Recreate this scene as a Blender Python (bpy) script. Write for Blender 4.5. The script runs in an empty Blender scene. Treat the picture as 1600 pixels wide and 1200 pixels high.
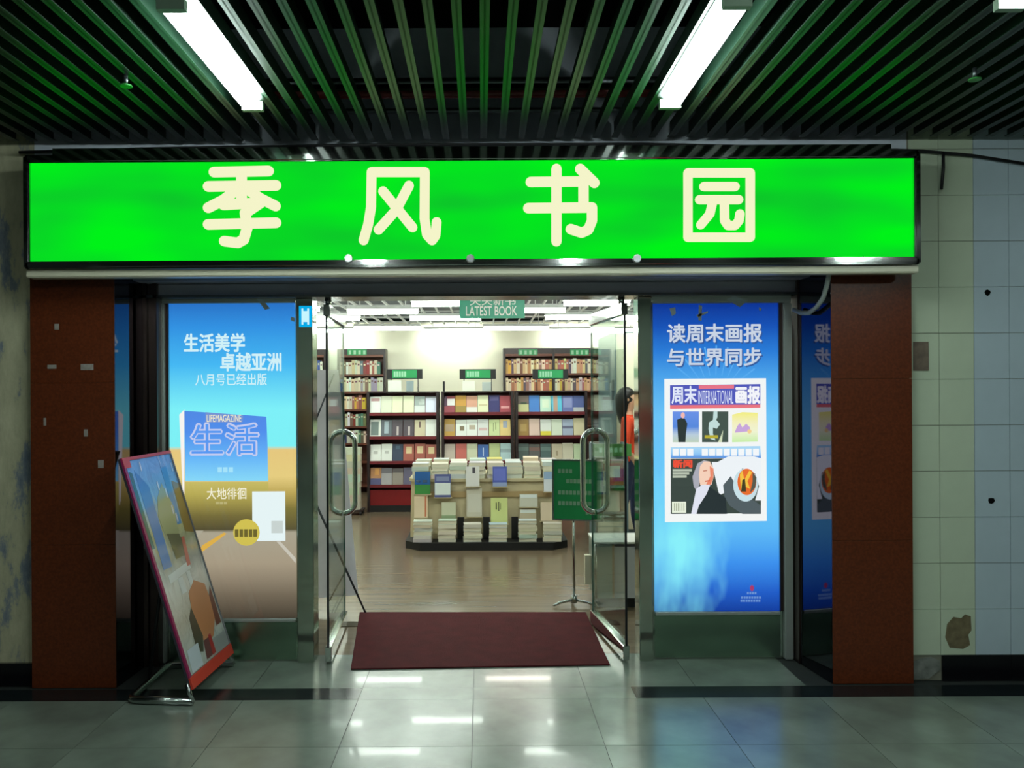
import bpy, bmesh, math, random
from mathutils import Vector, Matrix

sc = bpy.context.scene
COL = sc.collection
random.seed(7)

# ------------------------------------------------------------------ camera
EYE, F, CX, CY, ROLL = 1.6, 1350.0, 752.0, 612.0, math.radians(0.31)
cd = bpy.data.cameras.new('camera')
cam = bpy.data.objects.new('camera', cd)
COL.objects.link(cam)
cam.location = (0, 0, EYE)
cam.rotation_euler = (math.radians(90), ROLL, 0)
cd.sensor_width = 36.0
cd.lens = F / 1600 * 36
cd.shift_x = (800 - CX) / 1600
cd.shift_y = (CY - 600) / 1600
cd.clip_start = 0.05
sc.camera = cam

# ------------------------------------------------------------------ world, exposure
w = bpy.data.worlds.new('world')
sc.world = w
w.use_nodes = True
w.node_tree.nodes['Background'].inputs[0].default_value = (0.55, 0.75, 0.68, 1)
w.node_tree.nodes['Background'].inputs[1].default_value = 0.012
vs = sc.view_settings
vs.view_transform = 'Standard'
vs.look = 'None'
vs.exposure = 0.0
vs.gamma = 1.0
vs.use_curve_mapping = False
CORRIDOR_TUBE = 82.0     # brightness of the bare tubes of the passage
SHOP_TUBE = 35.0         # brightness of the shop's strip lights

# ------------------------------------------------------------------ helpers
def P(x, y, D):
    """point at distance D in front of the eye seen at photo pixel (x, y)"""
    dx, dy = x - CX, CY - y
    c, s = math.cos(ROLL), math.sin(ROLL)
    return Vector(((dx * c + dy * s) * D / F, D, EYE + (-dx * s + dy * c) * D / F))

def lin(c):
    return tuple(((v / 255) / 12.92 if v / 255 <= 0.04045 else ((v / 255 + 0.055) / 1.055) ** 2.4) for v in c)

MATS = {}
def nt(name):
    m = bpy.data.materials.new(name)
    m.use_nodes = True
    return m, m.node_tree.nodes, m.node_tree.links

def mat(name, rgb, rough=0.5, metal=0.0, var=0.0, vscale=12.0, bump=0.0, bscale=60.0, coat=0.0, spec=0.5, stretch=(1, 1, 1), lin_in=False):
    if name in MATS: return MATS[name]
    m, n, l = nt(name)
    b = n['Principled BSDF']
    c = rgb if lin_in else lin(rgb)
    b.inputs['Base Color'].default_value = (*c, 1)
    b.inputs['Roughness'].default_value = rough
    b.inputs['Metallic'].default_value = metal
    b.inputs['Specular IOR Level'].default_value = spec
    b.inputs['Coat Weight'].default_value = coat
    b.inputs['Coat Roughness'].default_value = 0.04
    tc = n.new('ShaderNodeTexCoord'); mp = n.new('ShaderNodeMapping')
    mp.inputs['Scale'].default_value = stretch
    l.new(tc.outputs['Object'], mp.inputs[0])
    if var:
        nz = n.new('ShaderNodeTexNoise'); nz.inputs['Scale'].default_value = vscale; nz.inputs['Detail'].default_value = 5
        l.new(mp.outputs[0], nz.inputs['Vector'])
        cr = n.new('ShaderNodeValToRGB')
        cr.color_ramp.elements[0].position = 0.3; cr.color_ramp.elements[1].position = 0.7
        cr.color_ramp.elements[0].color = (*[v * (1 - var) for v in c], 1)
        cr.color_ramp.elements[1].color = (*[min(1, v * (1 + var)) for v in c], 1)
        l.new(nz.outputs[0], cr.inputs[0]); l.new(cr.outputs[0], b.inputs['Base Color'])
    if bump:
        n2 = n.new('ShaderNodeTexNoise'); n2.inputs['Scale'].default_value = bscale; n2.inputs['Detail'].default_value = 3
        l.new(mp.outputs[0], n2.inputs['Vector'])
        bp = n.new('ShaderNodeBump'); bp.inputs['Strength'].default_value = bump; bp.inputs['Distance'].default_value = 0.01
        l.new(n2.outputs[0], bp.inputs['Height']); l.new(bp.outputs[0], b.inputs['Normal'])
    MATS[name] = m
    return m

def col(rgb, rough=0.45):
    return mat('paint_%d_%d_%d' % tuple(rgb), rgb, rough)

def emi(name, rgb, s=1.0):
    if name in MATS: return MATS[name]
    m, n, l = nt(name)
    n.remove(n['Principled BSDF'])
    e = n.new('ShaderNodeEmission')
    e.inputs[0].default_value = (*lin(rgb), 1); e.inputs[1].default_value = s
    l.new(e.outputs[0], n['Material Output'].inputs[0])
    MATS[name] = m
    return m

def glow(rgb, s=1.0):
    return emi('backlit_print_%d_%d_%d_%d' % (*rgb, int(s * 100)), rgb, s)

def glassmat(name, tint, refl=1.0):
    m, n, l = nt(name)
    n.remove(n['Principled BSDF'])
    t = n.new('ShaderNodeBsdfTransparent'); t.inputs[0].default_value = (*tint, 1)
    g = n.new('ShaderNodeBsdfGlossy'); g.inputs['Roughness'].default_value = 0.02
    f = n.new('ShaderNodeFresnel'); f.inputs[0].default_value = 1.45
    mu = n.new('ShaderNodeMath'); mu.operation = 'MULTIPLY'; mu.inputs[1].default_value = refl
    mx = n.new('ShaderNodeMixShader')
    l.new(f.outputs[0], mu.inputs[0]); l.new(mu.outputs[0], mx.inputs[0])
    l.new(t.outputs[0], mx.inputs[1]); l.new(g.outputs[0], mx.inputs[2])
    l.new(mx.outputs[0], n['Material Output'].inputs[0])
    MATS[name] = m
    return m

WL = {}
def tag(o, label=None, cat=None, group=None, kind=None):
    if label: o['label'] = label
    if cat: o['category'] = cat
    if group: o['group'] = group
    if kind: o['kind'] = kind
    return o

def empty(name, loc, label=None, cat=None, group=None, kind=None):
    o = bpy.data.objects.new(name, None)
    o.empty_display_size = 0.1
    COL.objects.link(o)
    o.location = loc
    WL[o.name] = Vector(loc)
    return tag(o, label, cat, group, kind)

def put(name, me, loc, parent=None):
    o = bpy.data.objects.new(name, me)
    COL.objects.link(o)
    loc = Vector(loc)
    WL[o.name] = loc.copy()
    if parent is not None:
        o.parent = parent
        o.location = loc - WL[parent.name]
    else:
        o.location = loc
    return o

def obj(name, bm, mats, parent=None, smooth=False, bevel=0.0, fix=True):
    """link a bmesh drawn in world metres as one object whose origin is its base"""
    if fix: bmesh.ops.recalc_face_normals(bm, faces=bm.faces)
    if bevel:
        bmesh.ops.bevel(bm, geom=list(bm.edges), offset=bevel, segments=2 if bevel > 0.005 else 1, affect='EDGES', clamp_overlap=True)
    xs = [v.co.x for v in bm.verts]; ys = [v.co.y for v in bm.verts]; zs = [v.co.z for v in bm.verts]
    c = Vector(((min(xs) + max(xs)) / 2, (min(ys) + max(ys)) / 2, min(zs)))
    bmesh.ops.translate(bm, verts=bm.verts, vec=-c)
    me = bpy.data.meshes.new(name)
    bm.to_mesh(me); bm.free()
    for m in (mats if isinstance(mats, (list, tuple)) else [mats]): me.materials.append(m)
    if smooth:
        for p in me.polygons: p.use_smooth = True
    return put(name, me, c, parent)

def B(): return bmesh.new()

def bx(bm, x0, x1, y0, y1, z0, z1, mi=0):
    vs_ = [bm.verts.new(p) for p in ((x0, y0, z0), (x1, y0, z0), (x1, y1, z0), (x0, y1, z0), (x0, y0, z1), (x1, y0, z1), (x1, y1, z1), (x0, y1, z1))]
    for f in ((0, 3, 2, 1), (4, 5, 6, 7), (0, 1, 5, 4), (1, 2, 6, 5), (2, 3, 7, 6), (3, 0, 4, 7)):
        bm.faces.new([vs_[i] for i in f]).material_index = mi
    return bm

def box(*a, mi=0): return bx(B(), *a, mi=mi)

def prism(bm, pts, d, mi=0):
    """extrude the planar polygon pts by the vector d"""
    d = Vector(d)
    a = [bm.verts.new(p) for p in pts]
    b = [bm.verts.new(Vector(p) + d) for p in pts]
    n = len(pts)
    bm.faces.new(a).material_index = mi
    bm.faces.new(b[::-1]).material_index = mi
    for i in range(n):
        bm.faces.new((a[i], b[i], b[(i + 1) % n], a[(i + 1) % n])).material_index = mi
    return bm

def tube(bm, pts, r, n=8, closed=False, mi=0, caps=True):
    pts = [Vector(p) for p in pts]
    rings = []
    m = len(pts)
    for i, p in enumerate(pts):
        if closed: t = pts[(i + 1) % m] - pts[i - 1]
        else: t = pts[min(i + 1, m - 1)] - pts[max(i - 1, 0)]
        t.normalize()
        a = Vector((0, 0, 1)) if abs(t.z) < 0.9 else Vector((0, 1, 0))
        if i and rings:
            a = up
        u = t.cross(a).normalized(); up = u.cross(t).normalized()
        rr = r[i] if isinstance(r, (list, tuple)) else r
        rings.append([bm.verts.new(p + (u * math.cos(k * 2 * math.pi / n) + up * math.sin(k * 2 * math.pi / n)) * rr) for k in range(n)])
    for i in range(m if closed else m - 1):
        a, b = rings[i], rings[(i + 1) % m]
        for k in range(n):
            f = bm.faces.new((a[k], a[(k + 1) % n], b[(k + 1) % n], b[k])); f.material_index = mi; f.smooth = True
    if not closed and caps:
        bm.faces.new(rings[0][::-1]).material_index = mi
        bm.faces.new(rings[-1]).material_index = mi
    return bm

def disc(bm, c, rx, rz, d, n=20, mi=0):
    return prism(bm, [(c[0] + math.cos(k * 2 * math.pi / n) * rx, c[1], c[2] + math.sin(k * 2 * math.pi / n) * rz) for k in range(n)], (0, d, 0), mi)

def pxbox(x0, y0, x1, y1, D, d):
    """box facing the passage with its front at D, drawn from two photo corners"""
    a, b = P(x0, y0, D), P(x1, y1, D)
    return box(min(a.x, b.x), max(a.x, b.x), D, D + d, min(a.z, b.z), max(a.z, b.z))

def pxpoly(pts, D, d):
    return prism(B(), [P(x, y, D) for x, y in pts], (0, d, 0))

def strokes(lines, width, D, d):
    """brush strokes with round ends and joints, drawn as photo polylines"""
    bm = B()
    for ln in lines:
        q = [P(x, y, D) for x, y in ln]
        r = width * D / F / 2
        for i, p in enumerate(q):
            disc(bm, p, r, r, d, 14)
            if i + 1 < len(q):
                t = (q[i + 1] - p); t.y = 0
                if t.length < 1e-5: continue
                s = Vector((-t.z, 0, t.x)).normalized() * r
                prism(bm, [p + s, p - s, q[i + 1] - s, q[i + 1] + s], (0, d, 0))
    return bm

def lettering(name, body, box_px, D, m, parent, weight=0.0):
    """flat lettering fitted to a photo rectangle at distance D; weight thickens it (em)"""
    cu = bpy.data.curves.new('lettering', 'FONT')
    cu.body = body; cu.size = 1.0
    cu.align_x = 'CENTER'; cu.resolution_u = 3
    t = bpy.data.objects.new('lettering', cu)
    COL.objects.link(t)
    bpy.context.view_layer.update()
    me = bpy.data.meshes.new_from_object(t.evaluated_get(bpy.context.evaluated_depsgraph_get()))
    bpy.data.objects.remove(t)
    bpy.data.curves.remove(cu)
    co = [v.co.copy() for v in me.vertices]; fs = [tuple(p.vertices) for p in me.polygons]
    bpy.data.meshes.remove(me)
    if weight:
        offs = [(weight * math.cos(k * math.pi / 3), weight * math.sin(k * math.pi / 3)) for k in range(6)] + [(0, 0)]
    else:
        offs = [(0, 0)]
    V, Fc = [], []
    for li, (ox, oy) in enumerate(offs):
        n0 = len(V)
        V += [(c.x + ox, c.y + oy, -0.00025 * li) for c in co]
        Fc += [tuple(i + n0 for i in f) for f in fs]
    x0, x1 = min(v[0] for v in V), max(v[0] for v in V)
    y0, y1 = min(v[1] for v in V), max(v[1] for v in V)
    a, b = P(box_px[0], box_px[1], D), P(box_px[2], box_px[3], D)
    sx = (b.x - a.x) / (x1 - x0); sz = (a.z - b.z) / (y1 - y0)
    c = Vector((a.x, D, b.z))
    me = bpy.data.meshes.new(name)
    me.from_pydata([((v[0] - x0) * sx, v[2], (v[1] - y0) * sz) for v in V], [], Fc)
    me.materials.append(m)
    return put(name, me, c, parent)

ORD = ['first', 'second', 'third', 'fourth', 'fifth', 'sixth', 'seventh', 'eighth', 'ninth', 'tenth', 'eleventh', 'twelfth', 'thirteenth',
       'fourteenth', 'fifteenth', 'sixteenth', 'seventeenth', 'eighteenth', 'nineteenth', 'twentieth', 'twenty-first', 'twenty-second',
       'twenty-third', 'twenty-fourth', 'twenty-fifth', 'twenty-sixth', 'twenty-seventh', 'twenty-eighth', 'twenty-ninth', 'thirtieth']
NAMED = {'white': (236, 236, 232), 'cream': (238, 230, 196), 'beige': (205, 190, 155), 'tan': (190, 150, 95), 'brown': (110, 70, 45),
         'dark red': (130, 30, 35), 'red': (200, 50, 45), 'pink': (230, 185, 170), 'orange': (220, 130, 50), 'yellow': (235, 205, 70),
         'pale green': (215, 232, 190), 'green': (70, 140, 75), 'dark green': (45, 75, 60), 'pale blue': (170, 205, 225), 'blue': (50, 105, 190),
         'navy': (35, 45, 95), 'grey': (150, 150, 150), 'charcoal': (60, 60, 66), 'purple': (110, 90, 150)}
def cname(c):
    return min(NAMED, key=lambda k: sum((a - b) ** 2 for a, b in zip(c, NAMED[k])))

# ------------------------------------------------------------------ materials
M_STONE = mat('red_brown_granite', (94, 42, 20), 0.32, var=0.28, vscale=70, spec=0.4)
M_CHROME = mat('polished_steel', (205, 208, 205), 0.07, 1.0)
M_ALU = mat('brushed_aluminium', (196, 202, 198), 0.36, 0.75, var=0.05, vscale=6)
M_STEEL = mat('mirror_steel', (200, 210, 198), 0.10, 1.0, var=0.06, vscale=4)
M_KICK = mat('dull_green_steel', (150, 178, 156), 0.24, 1.0, var=0.1, vscale=5)
M_BRONZE = mat('dark_bronze_metal', (96, 80, 76), 0.3, 1.0)
M_HEAD = mat('dark_header_metal', (176, 174, 186), 0.5, 0.55, var=0.15, vscale=4, stretch=(0.3, 1, 4))
M_FLOOR = mat('polished_grey_stone', (116, 126, 116), 0.21, var=0.26, vscale=3.0, coat=0.12, spec=0.95)
M_GROUT = mat('dark_joint', (38, 42, 40), 0.7)
M_BAND = mat('dark_floor_band', (26, 32, 34), 0.18, var=0.2, vscale=20, spec=0.6)
M_SHOPFLOOR = mat('brown_laminate', (120, 104, 84), 0.2, var=0.16, vscale=2.5, stretch=(0.4, 6, 1), spec=0.55)
def plaster():
    m = mat('stained_plaster', (176, 170, 142), 0.8, bump=0.35, bscale=14)
    n, l = m.node_tree.nodes, m.node_tree.links
    tc = n.new('ShaderNodeTexCoord'); mp = n.new('ShaderNodeMapping'); mp.inputs['Scale'].default_value = (1.6, 1, 0.55)
    nz = n.new('ShaderNodeTexNoise'); nz.inputs['Scale'].default_value = 4.5; nz.inputs['Detail'].default_value = 8; nz.inputs['Roughness'].default_value = 0.7
    cr = n.new('ShaderNodeValToRGB'); el = cr.color_ramp.elements
    el[0].position, el[0].color = 0.34, (*lin((104, 112, 126)), 1)
    el[1].position, el[1].color = 0.66, (*lin((196, 190, 160)), 1)
    e = el.new(0.46); e.color = (*lin((172, 166, 138)), 1)
    e = el.new(0.41); e.color = (*lin((126, 132, 138)), 1)
    l.new(tc.outputs['Object'], mp.inputs[0]); l.new(mp.outputs[0], nz.inputs['Vector']); l.new(nz.outputs[0], cr.inputs[0])
    l.new(cr.outputs[0], n['Principled BSDF'].inputs['Base Color'])
    return m
M_PLASTER = plaster()
M_TILE_Y = mat('ivory_glazed_tile', (194, 204, 180), 0.18, var=0.05, vscale=5)
M_TILE_B = mat('blue_white_glazed_tile', (182, 196, 206), 0.18, var=0.04, vscale=5)
M_MORTAR = mat('tile_mortar', (120, 118, 104), 0.85)
M_BLACKTILE = mat('black_glazed_tile', (14, 13, 18), 0.2)
M_SLAT = mat('green_painted_slat', (15, 38, 25), 0.4, var=0.15, vscale=2.0)
M_VOID = mat('void_black', (7, 8, 8), 0.9, spec=0.1)  # near black, the dark of the void put into the colour
M_WALLW = mat('white_emulsion', (236, 234, 212), 0.7, var=0.03, vscale=1.5)
M_CEILW = mat('white_grid_metal', (215, 218, 216), 0.5)
M_WHITE = mat('white_enamel', (225, 226, 222), 0.35)
M_PAGES = mat('book_pages', (226, 219, 196), 0.7, var=0.08, vscale=40, stretch=(0.2, 0.2, 8))
M_SHELF = mat('dark_shelf_board', (40, 26, 28), 0.4, var=0.15, vscale=6)
M_MAROON = mat('maroon_shelf_lip', (112, 30, 40), 0.4, var=0.1, vscale=6)
M_REDWOOD = mat('red_brown_shelf_wood', (110, 62, 44), 0.45, var=0.2, vscale=7, stretch=(0.3, 1, 4))
M_REDPANEL = mat('red_panel', (128, 16, 22), 0.4, var=0.05)
M_BLACK = mat('matt_black', (16, 16, 18), 0.55)
M_MAT = mat('maroon_ribbed_mat', (80, 20, 27), 0.85, var=0.16, vscale=9, bump=0.6, bscale=220, spec=0.2)
M_CLOTH = mat('beige_board', (196, 182, 146), 0.6, var=0.1, vscale=5)
M_GREEN = mat('green_sign_plastic', (28, 150, 84), 0.4)
M_TEAL = mat('teal_sign_plastic', (40, 150, 120), 0.4)
M_RUBBER = mat('black_glass_edge', (10, 14, 20), 0.3)
M_GLASS = glassmat('door_glass', (0.86, 0.93, 0.90), 0.42)
M_PANE = glassmat('lightbox_glass', (0.99, 0.995, 1.0), 0.7)
M_GREYCAB = mat('grey_blue_cabinet_paint', (108, 128, 136), 0.4, var=0.05, vscale=2)
M_BANNER = mat('banner_back', (238, 232, 242), 0.6, var=0.03)
M_FILM = mat('clear_tape_glint', (210, 220, 225), 0.15)  # pale colour holds the glints on the clear tape
M_PIPE = mat('galvanised_pipe', (120, 125, 130), 0.35, 0.9)
M_TUBE = emi('corridor_tube_glow', (232, 252, 246), CORRIDOR_TUBE)
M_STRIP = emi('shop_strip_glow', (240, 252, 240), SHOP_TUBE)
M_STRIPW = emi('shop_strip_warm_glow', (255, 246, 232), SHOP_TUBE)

YF, YD, YW = 4.70, 5.15, 4.75          # pillar fronts, shopfront, tiled wall
SHOP_BACK, SHOP_L, SHOP_R, SHOP_H = 14.2, -3.3, 3.7, 2.76

# ------------------------------------------------------------------ floor of the passage
floor = empty('floor', (0, 2, -0.03), 'polished grey stone floor tiles of the passage before the shop', 'floor', kind='structure')
obj('floor_bed', box(-6, 6, -4.2, 5.28, -0.06, -0.004), M_GROUT, floor)
tb = B(); bx(tb, -0.2985, 0.2985, -0.2985, 0.2985, 0, 0.004)
bmesh.ops.recalc_face_normals(tb, faces=tb.faces)
tm = bpy.data.meshes.new('floor_tile'); tb.to_mesh(tm); tb.free(); tm.materials.append(M_FLOOR)
for i in range(-8, 8):
    for j in range(3):
        put('floor_tile', tm, (-0.05 + 0.3 + 0.6 * i, 4.5 - 0.3 - 0.6 * j, -0.004), floor)
far = B()
for i in range(-10, 10):
    for j in range(3, 14):
        x, y = 0.25 + 0.6 * i, 4.2 - 0.6 * j
        bx(far, x - 0.2985, x + 0.2985, y - 0.2985, y + 0.2985, -0.004, 0)
tag(obj('paving_behind', far, M_FLOOR, floor), kind='stuff')
for xa, xb_ in ((-6, -0.6515), (0.8015, 6)):
    obj('border_strip', box(xa, xb_, 4.502, 4.672, -0.004, 0.0), M_BAND, floor)  # dark band on the floor, left out across the doorway
for xa, xb_ in ((-0.65, -0.05), (-0.05, 0.55), (0.55, 0.80)):
    obj('infill_tile', box(xa + 0.001, xb_ - 0.001, 4.4995, 4.6745, -0.004, 0.0), M_FLOOR, floor)
for i in range(-3, 3):       # stone slabs of the porch
    x0, x1 = -0.05 + 0.6 * i + 0.0015, -0.05 + 0.6 * (i + 1) - 0.0015
    x0, x1 = max(x0, -1.985), min(x1, 1.885)
    obj('porch_tile', box(x0, x1, 4.675, 5.268, -0.004, 0), M_FLOOR, floor)
sill = obj('floor_shop', box(SHOP_L, SHOP_R, 5.27, SHOP_BACK, -0.06, 0.0), M_SHOPFLOOR)
tag(sill, 'brown grey glossy laminate floor inside the bookshop', 'floor', kind='structure')
thr = obj('trim_1', box(-1.0, 0.94, 5.90, 6.02, 0.0, 0.004), mat('threshold_metal', (70, 62, 40), 0.4, 0.6), None)
tag(thr, 'dull metal threshold strip crossing the floor behind the red mat', 'threshold', kind='structure')

# ------------------------------------------------------------------ walls of the passage
wl = obj('wall_left', box(-6, -2.45, YW, 5.28, 0, 3.6), M_PLASTER)
tag(wl, 'stained yellowish plaster wall left of the shopfront', 'wall', kind='structure')
bl = obj('baseboard_left', box(-6, -2.45, YW - 0.02, YW, 0, 0.125), M_BLACKTILE)
tag(bl, 'black baseboard under the stained plaster wall', 'baseboard', kind='structure')
wr = empty('wall_right', (3.5, YW, 0), 'white glazed tile wall right of the shopfront', 'wall', kind='structure')
obj('mortar_bed', box(2.345, 6, YW, 5.28, 0, 3.6), M_MORTAR, wr)
colx = [2.352, 2.514, 2.706, 2.900, 3.094, 3.288, 3.482, 3.676]
for ci in range(len(colx) - 1):
    for r in range(12):
        z0 = 0.14 + 0.2525 * r
        x0, x1, zb, zt = colx[ci] + 0.0015, colx[ci + 1] - 0.0015, z0 + 0.0015, min(z0 + 0.251, 3.1)
        m = M_TILE_Y if ci < 2 else M_TILE_B
        obj('tile', box(x0, x1, YW - 0.007, YW, zb, zt), m, wr)
bm = B()
for i in range(13):
    for r in range(12):
        z0 = 0.14 + 0.2525 * r
        bx(bm, 3.676 + 0.194 * i + 0.0015, 3.676 + 0.194 * (i + 1) - 0.0015, YW - 0.007, YW, z0 + 0.0015, min(z0 + 0.251, 3.1))
tag(obj('tiling_beyond', bm, M_TILE_B, wr), kind='stuff')
for x, y in ((1543, 457), (1549, 782)):
    c = P(x, y, YW - 0.008)
    bm = B(); pts = [(c.x + (0.016 + 0.006 * random.random()) * math.cos(a * 0.785), YW - 0.0085, c.z + (0.014 + 0.008 * random.random()) * math.sin(a * 0.785)) for a in range(8)]
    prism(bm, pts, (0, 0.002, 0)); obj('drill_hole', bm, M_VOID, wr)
c = P(1497, 988, YW - 0.008)
bm = B()
prism(bm, [P(x, y, YW - 0.0085) for x, y in ((1480, 975), (1490, 964), (1502, 966), (1508, 960), (1517, 963), (1518, 985), (1513, 992), (1516, 1008), (1505, 1014), (1484, 1012), (1477, 996))], (0, 0.002, 0))
obj('broken_glaze_patch', bm, mat('bare_brown_clay', (112, 100, 74), 0.9, var=0.3, vscale=25), wr)
obj('patch_plate', pxbox(1427, 534, 1451, 579, YW - 0.012, 0.005), mat('brown_scrap_plate', (112, 96, 84), 0.5, var=0.35, vscale=18), wr)
bt = empty('baseboard_right', (3.4, YW, 0), 'black tile baseboard with a chipped end under the white tiles', 'baseboard', kind='structure')
for i, (x0, x1) in enumerate(((2.52, 2.9), (2.9, 3.28), (3.28, 3.66), (3.66, 4.6), (4.6, 6))):
    obj('black_tile', box(x0 + 0.001, x1 - 0.001, YW - 0.012, YW, 0, 0.139), M_BLACKTILE, bt)
obj('chipped_mortar', pxpoly(((1428, 1034), (1440, 1029), (1455, 1027), (1468, 1032), (1470, 1046), (1462, 1052), (1452, 1060), (1438, 1061), (1428, 1062)), YW - 0.006, 0.02),
    mat('chipped_grey_mortar', (120, 122, 116), 0.9, var=0.35, vscale=22, bump=0.6, bscale=40), bt)
wf = obj('wall_front', box(-2.45, 2.345, YW, 5.28, 2.31, 3.6), mat('bluish_painted_wall', (205, 210, 222), 0.7, var=0.08, vscale=3))
tag(wf, 'bluish painted wall strip above the green shop sign', 'wall', kind='structure')
wb = obj('wall_back', box(-6, 6, -4.3, -4.2, 0, 3.6), mat('far_passage_wall', (196, 204, 194), 0.4, var=0.08, vscale=3))
tag(wb, 'plain grey passage wall opposite the bookshop', 'wall', kind='structure')
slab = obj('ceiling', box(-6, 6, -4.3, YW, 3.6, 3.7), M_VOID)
tag(slab, 'slab above the slatted ceiling, coloured black as a dark void', 'ceiling', kind='structure')

# slatted ceiling
sl = empty('ceiling_grille', (0, 1, 2.966), 'dark green slatted metal ceiling over the passage', 'ceiling', kind='structure')
sb = B()
bx(sb, -0.004, 0.004, -4.4, 4.40, 0, 0.085)
bx(sb, -0.018, 0.018, -4.4, 4.40, 0, 0.006)
bmesh.ops.recalc_face_normals(sb, faces=sb.faces)
sm = bpy.data.meshes.new('slat'); sb.to_mesh(sm); sb.free(); sm.materials.append(M_SLAT)
for i in range(-40, 41):
    put('slat', sm, (0.02 + i * 0.1012, 0.27, 2.966 + 0.004 * math.sin(i * 12.7)), sl)
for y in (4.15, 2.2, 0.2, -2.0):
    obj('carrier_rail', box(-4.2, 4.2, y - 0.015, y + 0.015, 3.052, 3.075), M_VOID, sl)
for nm, z, y, r, m, lb in (('water_pipe', 3.185, 4.42, 0.022, M_PIPE, 'grey metal pipe seen between the slats, nearest the tube lamps'),
                       ('sprinkler_pipe', 3.16, 4.50, 0.03, mat('red_pipe_paint', (120, 24, 20), 0.4), 'red painted sprinkler pipe above the ceiling slats'),
                       ('conduit_pipe', 3.11, 4.64, 0.014, M_PIPE, 'thin grey conduit above the slats close to the shop wall')):
    o = obj(nm, tube(B(), [(-5.5, y, z), (5.5, y, z)], r, 10), m)
    tag(o, lb, 'pipe')
cable = tube(B(), [P(30, 238, 4.7), P(250, 232, 4.71), P(600, 226, 4.72), P(1000, 225, 4.72), P(1300, 232, 4.72), P(1440, 236, 4.72), P(1520, 243, 4.72), P(1640, 262, 4.72)], 0.009, 8)
tag(obj('wall_cable', cable, M_BLACK), 'black cable running along the wall just above the green sign', 'cable')
hook = tube(B(), [P(1474, 238, 4.71), P(1474, 262, 4.70), P(1471, 296, 4.70)], 0.009, 6)
tag(obj('hanging_wire', hook, M_BLACK), 'short black wire end hanging beside the sign on the tiles', 'wire')

# lamps of the passage
def corridor_lamp(x, y0, y1, label):
    r = empty('fluorescent_lamp', (x, (y0 + y1) / 2, 2.93), label, 'lamp', 'tube lamps under the green slatted ceiling')
    body = B()
    prism(body, [(x - 0.055, y0, 2.966), (x - 0.025, y0, 2.943), (x + 0.025, y0, 2.943), (x + 0.055, y0, 2.966)], (0, y1 - y0, 0))
    obj('housing', body, mat('grey_housing', (90, 100, 94), 0.6), r)  # grey keeps the housing from whiting out beside the tubes
    for dx in (-0.031, 0.031):
        obj('tube', tube(B(), [(x + dx, y0 + 0.05, 2.922), (x + dx, y1 - 0.03, 2.922)], 0.0135, 10), M_TUBE, r)
    for yy in (y0 + 0.02, y1 - 0.02):
        obj('socket', box(x - 0.048, x + 0.048, yy - 0.016, yy + 0.016, 2.905, 2.943), mat('grey_green_socket', (140, 160, 140), 0.5), r)
corridor_lamp(-1.05, 2.93, 4.02, 'twin tube lamp over the left half of the green sign')
corridor_lamp(0.88, 2.93, 4.02, 'twin tube lamp over the right half of the green sign')
corridor_lamp(1.83, 1.85, 3.0, 'twin tube lamp cut off by the top right corner')
for x, y in ((-1.05, 0.3), (0.88, 0.3), (3.6, 0.4), (-1.05, -2.4), (0.88, -2.4)):  # unseen lamps added for the overall light of the passage
    corridor_lamp(x, y, y + 1.09, 'added twin tube lamp out of view, %s' % {(-1.05, 0.3): 'left one of the near pair', (0.88, 0.3): 'right one of the near pair', (3.6, 0.4): 'farthest to the right', (-1.05, -2.4): 'left one of the rear pair', (0.88, -2.4): 'right one of the rear pair'}[(x, y)])

# small speaker heads in the ceiling
for x, y, lb in ((197, 118, 'small green sprinkler head between the slats at upper left'), (1523, 115, 'small dark sprinkler head between the slats at upper right')):
    c = P(x, y, 2.97 * 0 + (2.955 - EYE) * F / (CY - y))
    r = empty('ceiling_sprinkler', (c.x, c.y, 2.92), lb, 'sprinkler', 'ceiling sprinkler heads')
    obj('deflector', tube(B(), [(c.x, c.y, 2.915), (c.x, c.y, 2.922)], 0.026, 12), mat('green_metal_cap', (60, 150, 70), 0.35, 0.3), r)
    obj('stem', tube(B(), [(c.x, c.y, 2.922), (c.x, c.y, 2.968)], 0.009, 8), M_PIPE, r)

# ------------------------------------------------------------------ pillars
def pillar(x0, x1, label, chips):
    r = empty('stone_pillar', ((x0 + x1) / 2, YF, 0), label, 'pillar', 'granite pillars of the shopfront')
    zz = [0.0, 0.78, 1.66, 2.30]
    obj('core', box(x0 + 0.01, x1 - 0.01, YF + 0.012, 5.28, 0, 2.30), M_GROUT, r)
    for k in range(3):
        obj('stone_slab', box(x0, x1, YF, YF + 0.02, zz[k] + 0.0007, zz[k + 1] - 0.0007), M_STONE, r)
    for (a, b, c, d) in chips:
        obj('paper_scrap', pxbox(a, b, c, d, YF - 0.001, 0.001), mat('torn_white_paper', (150, 142, 136), 0.8, var=0.3, vscale=30), r)
    return r
pillar(-2.452, -1.995, 'red brown granite pillar dotted with paper scraps, beside the plaster wall',
       ((85, 506, 92, 515), (74, 570, 88, 576), (126, 569, 146, 578), (68, 653, 72, 665), (131, 671, 137, 682), (153, 719, 162, 731)))
pillar(1.905, 2.343, 'clean red brown granite pillar beside the white tiled wall', ())

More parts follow.
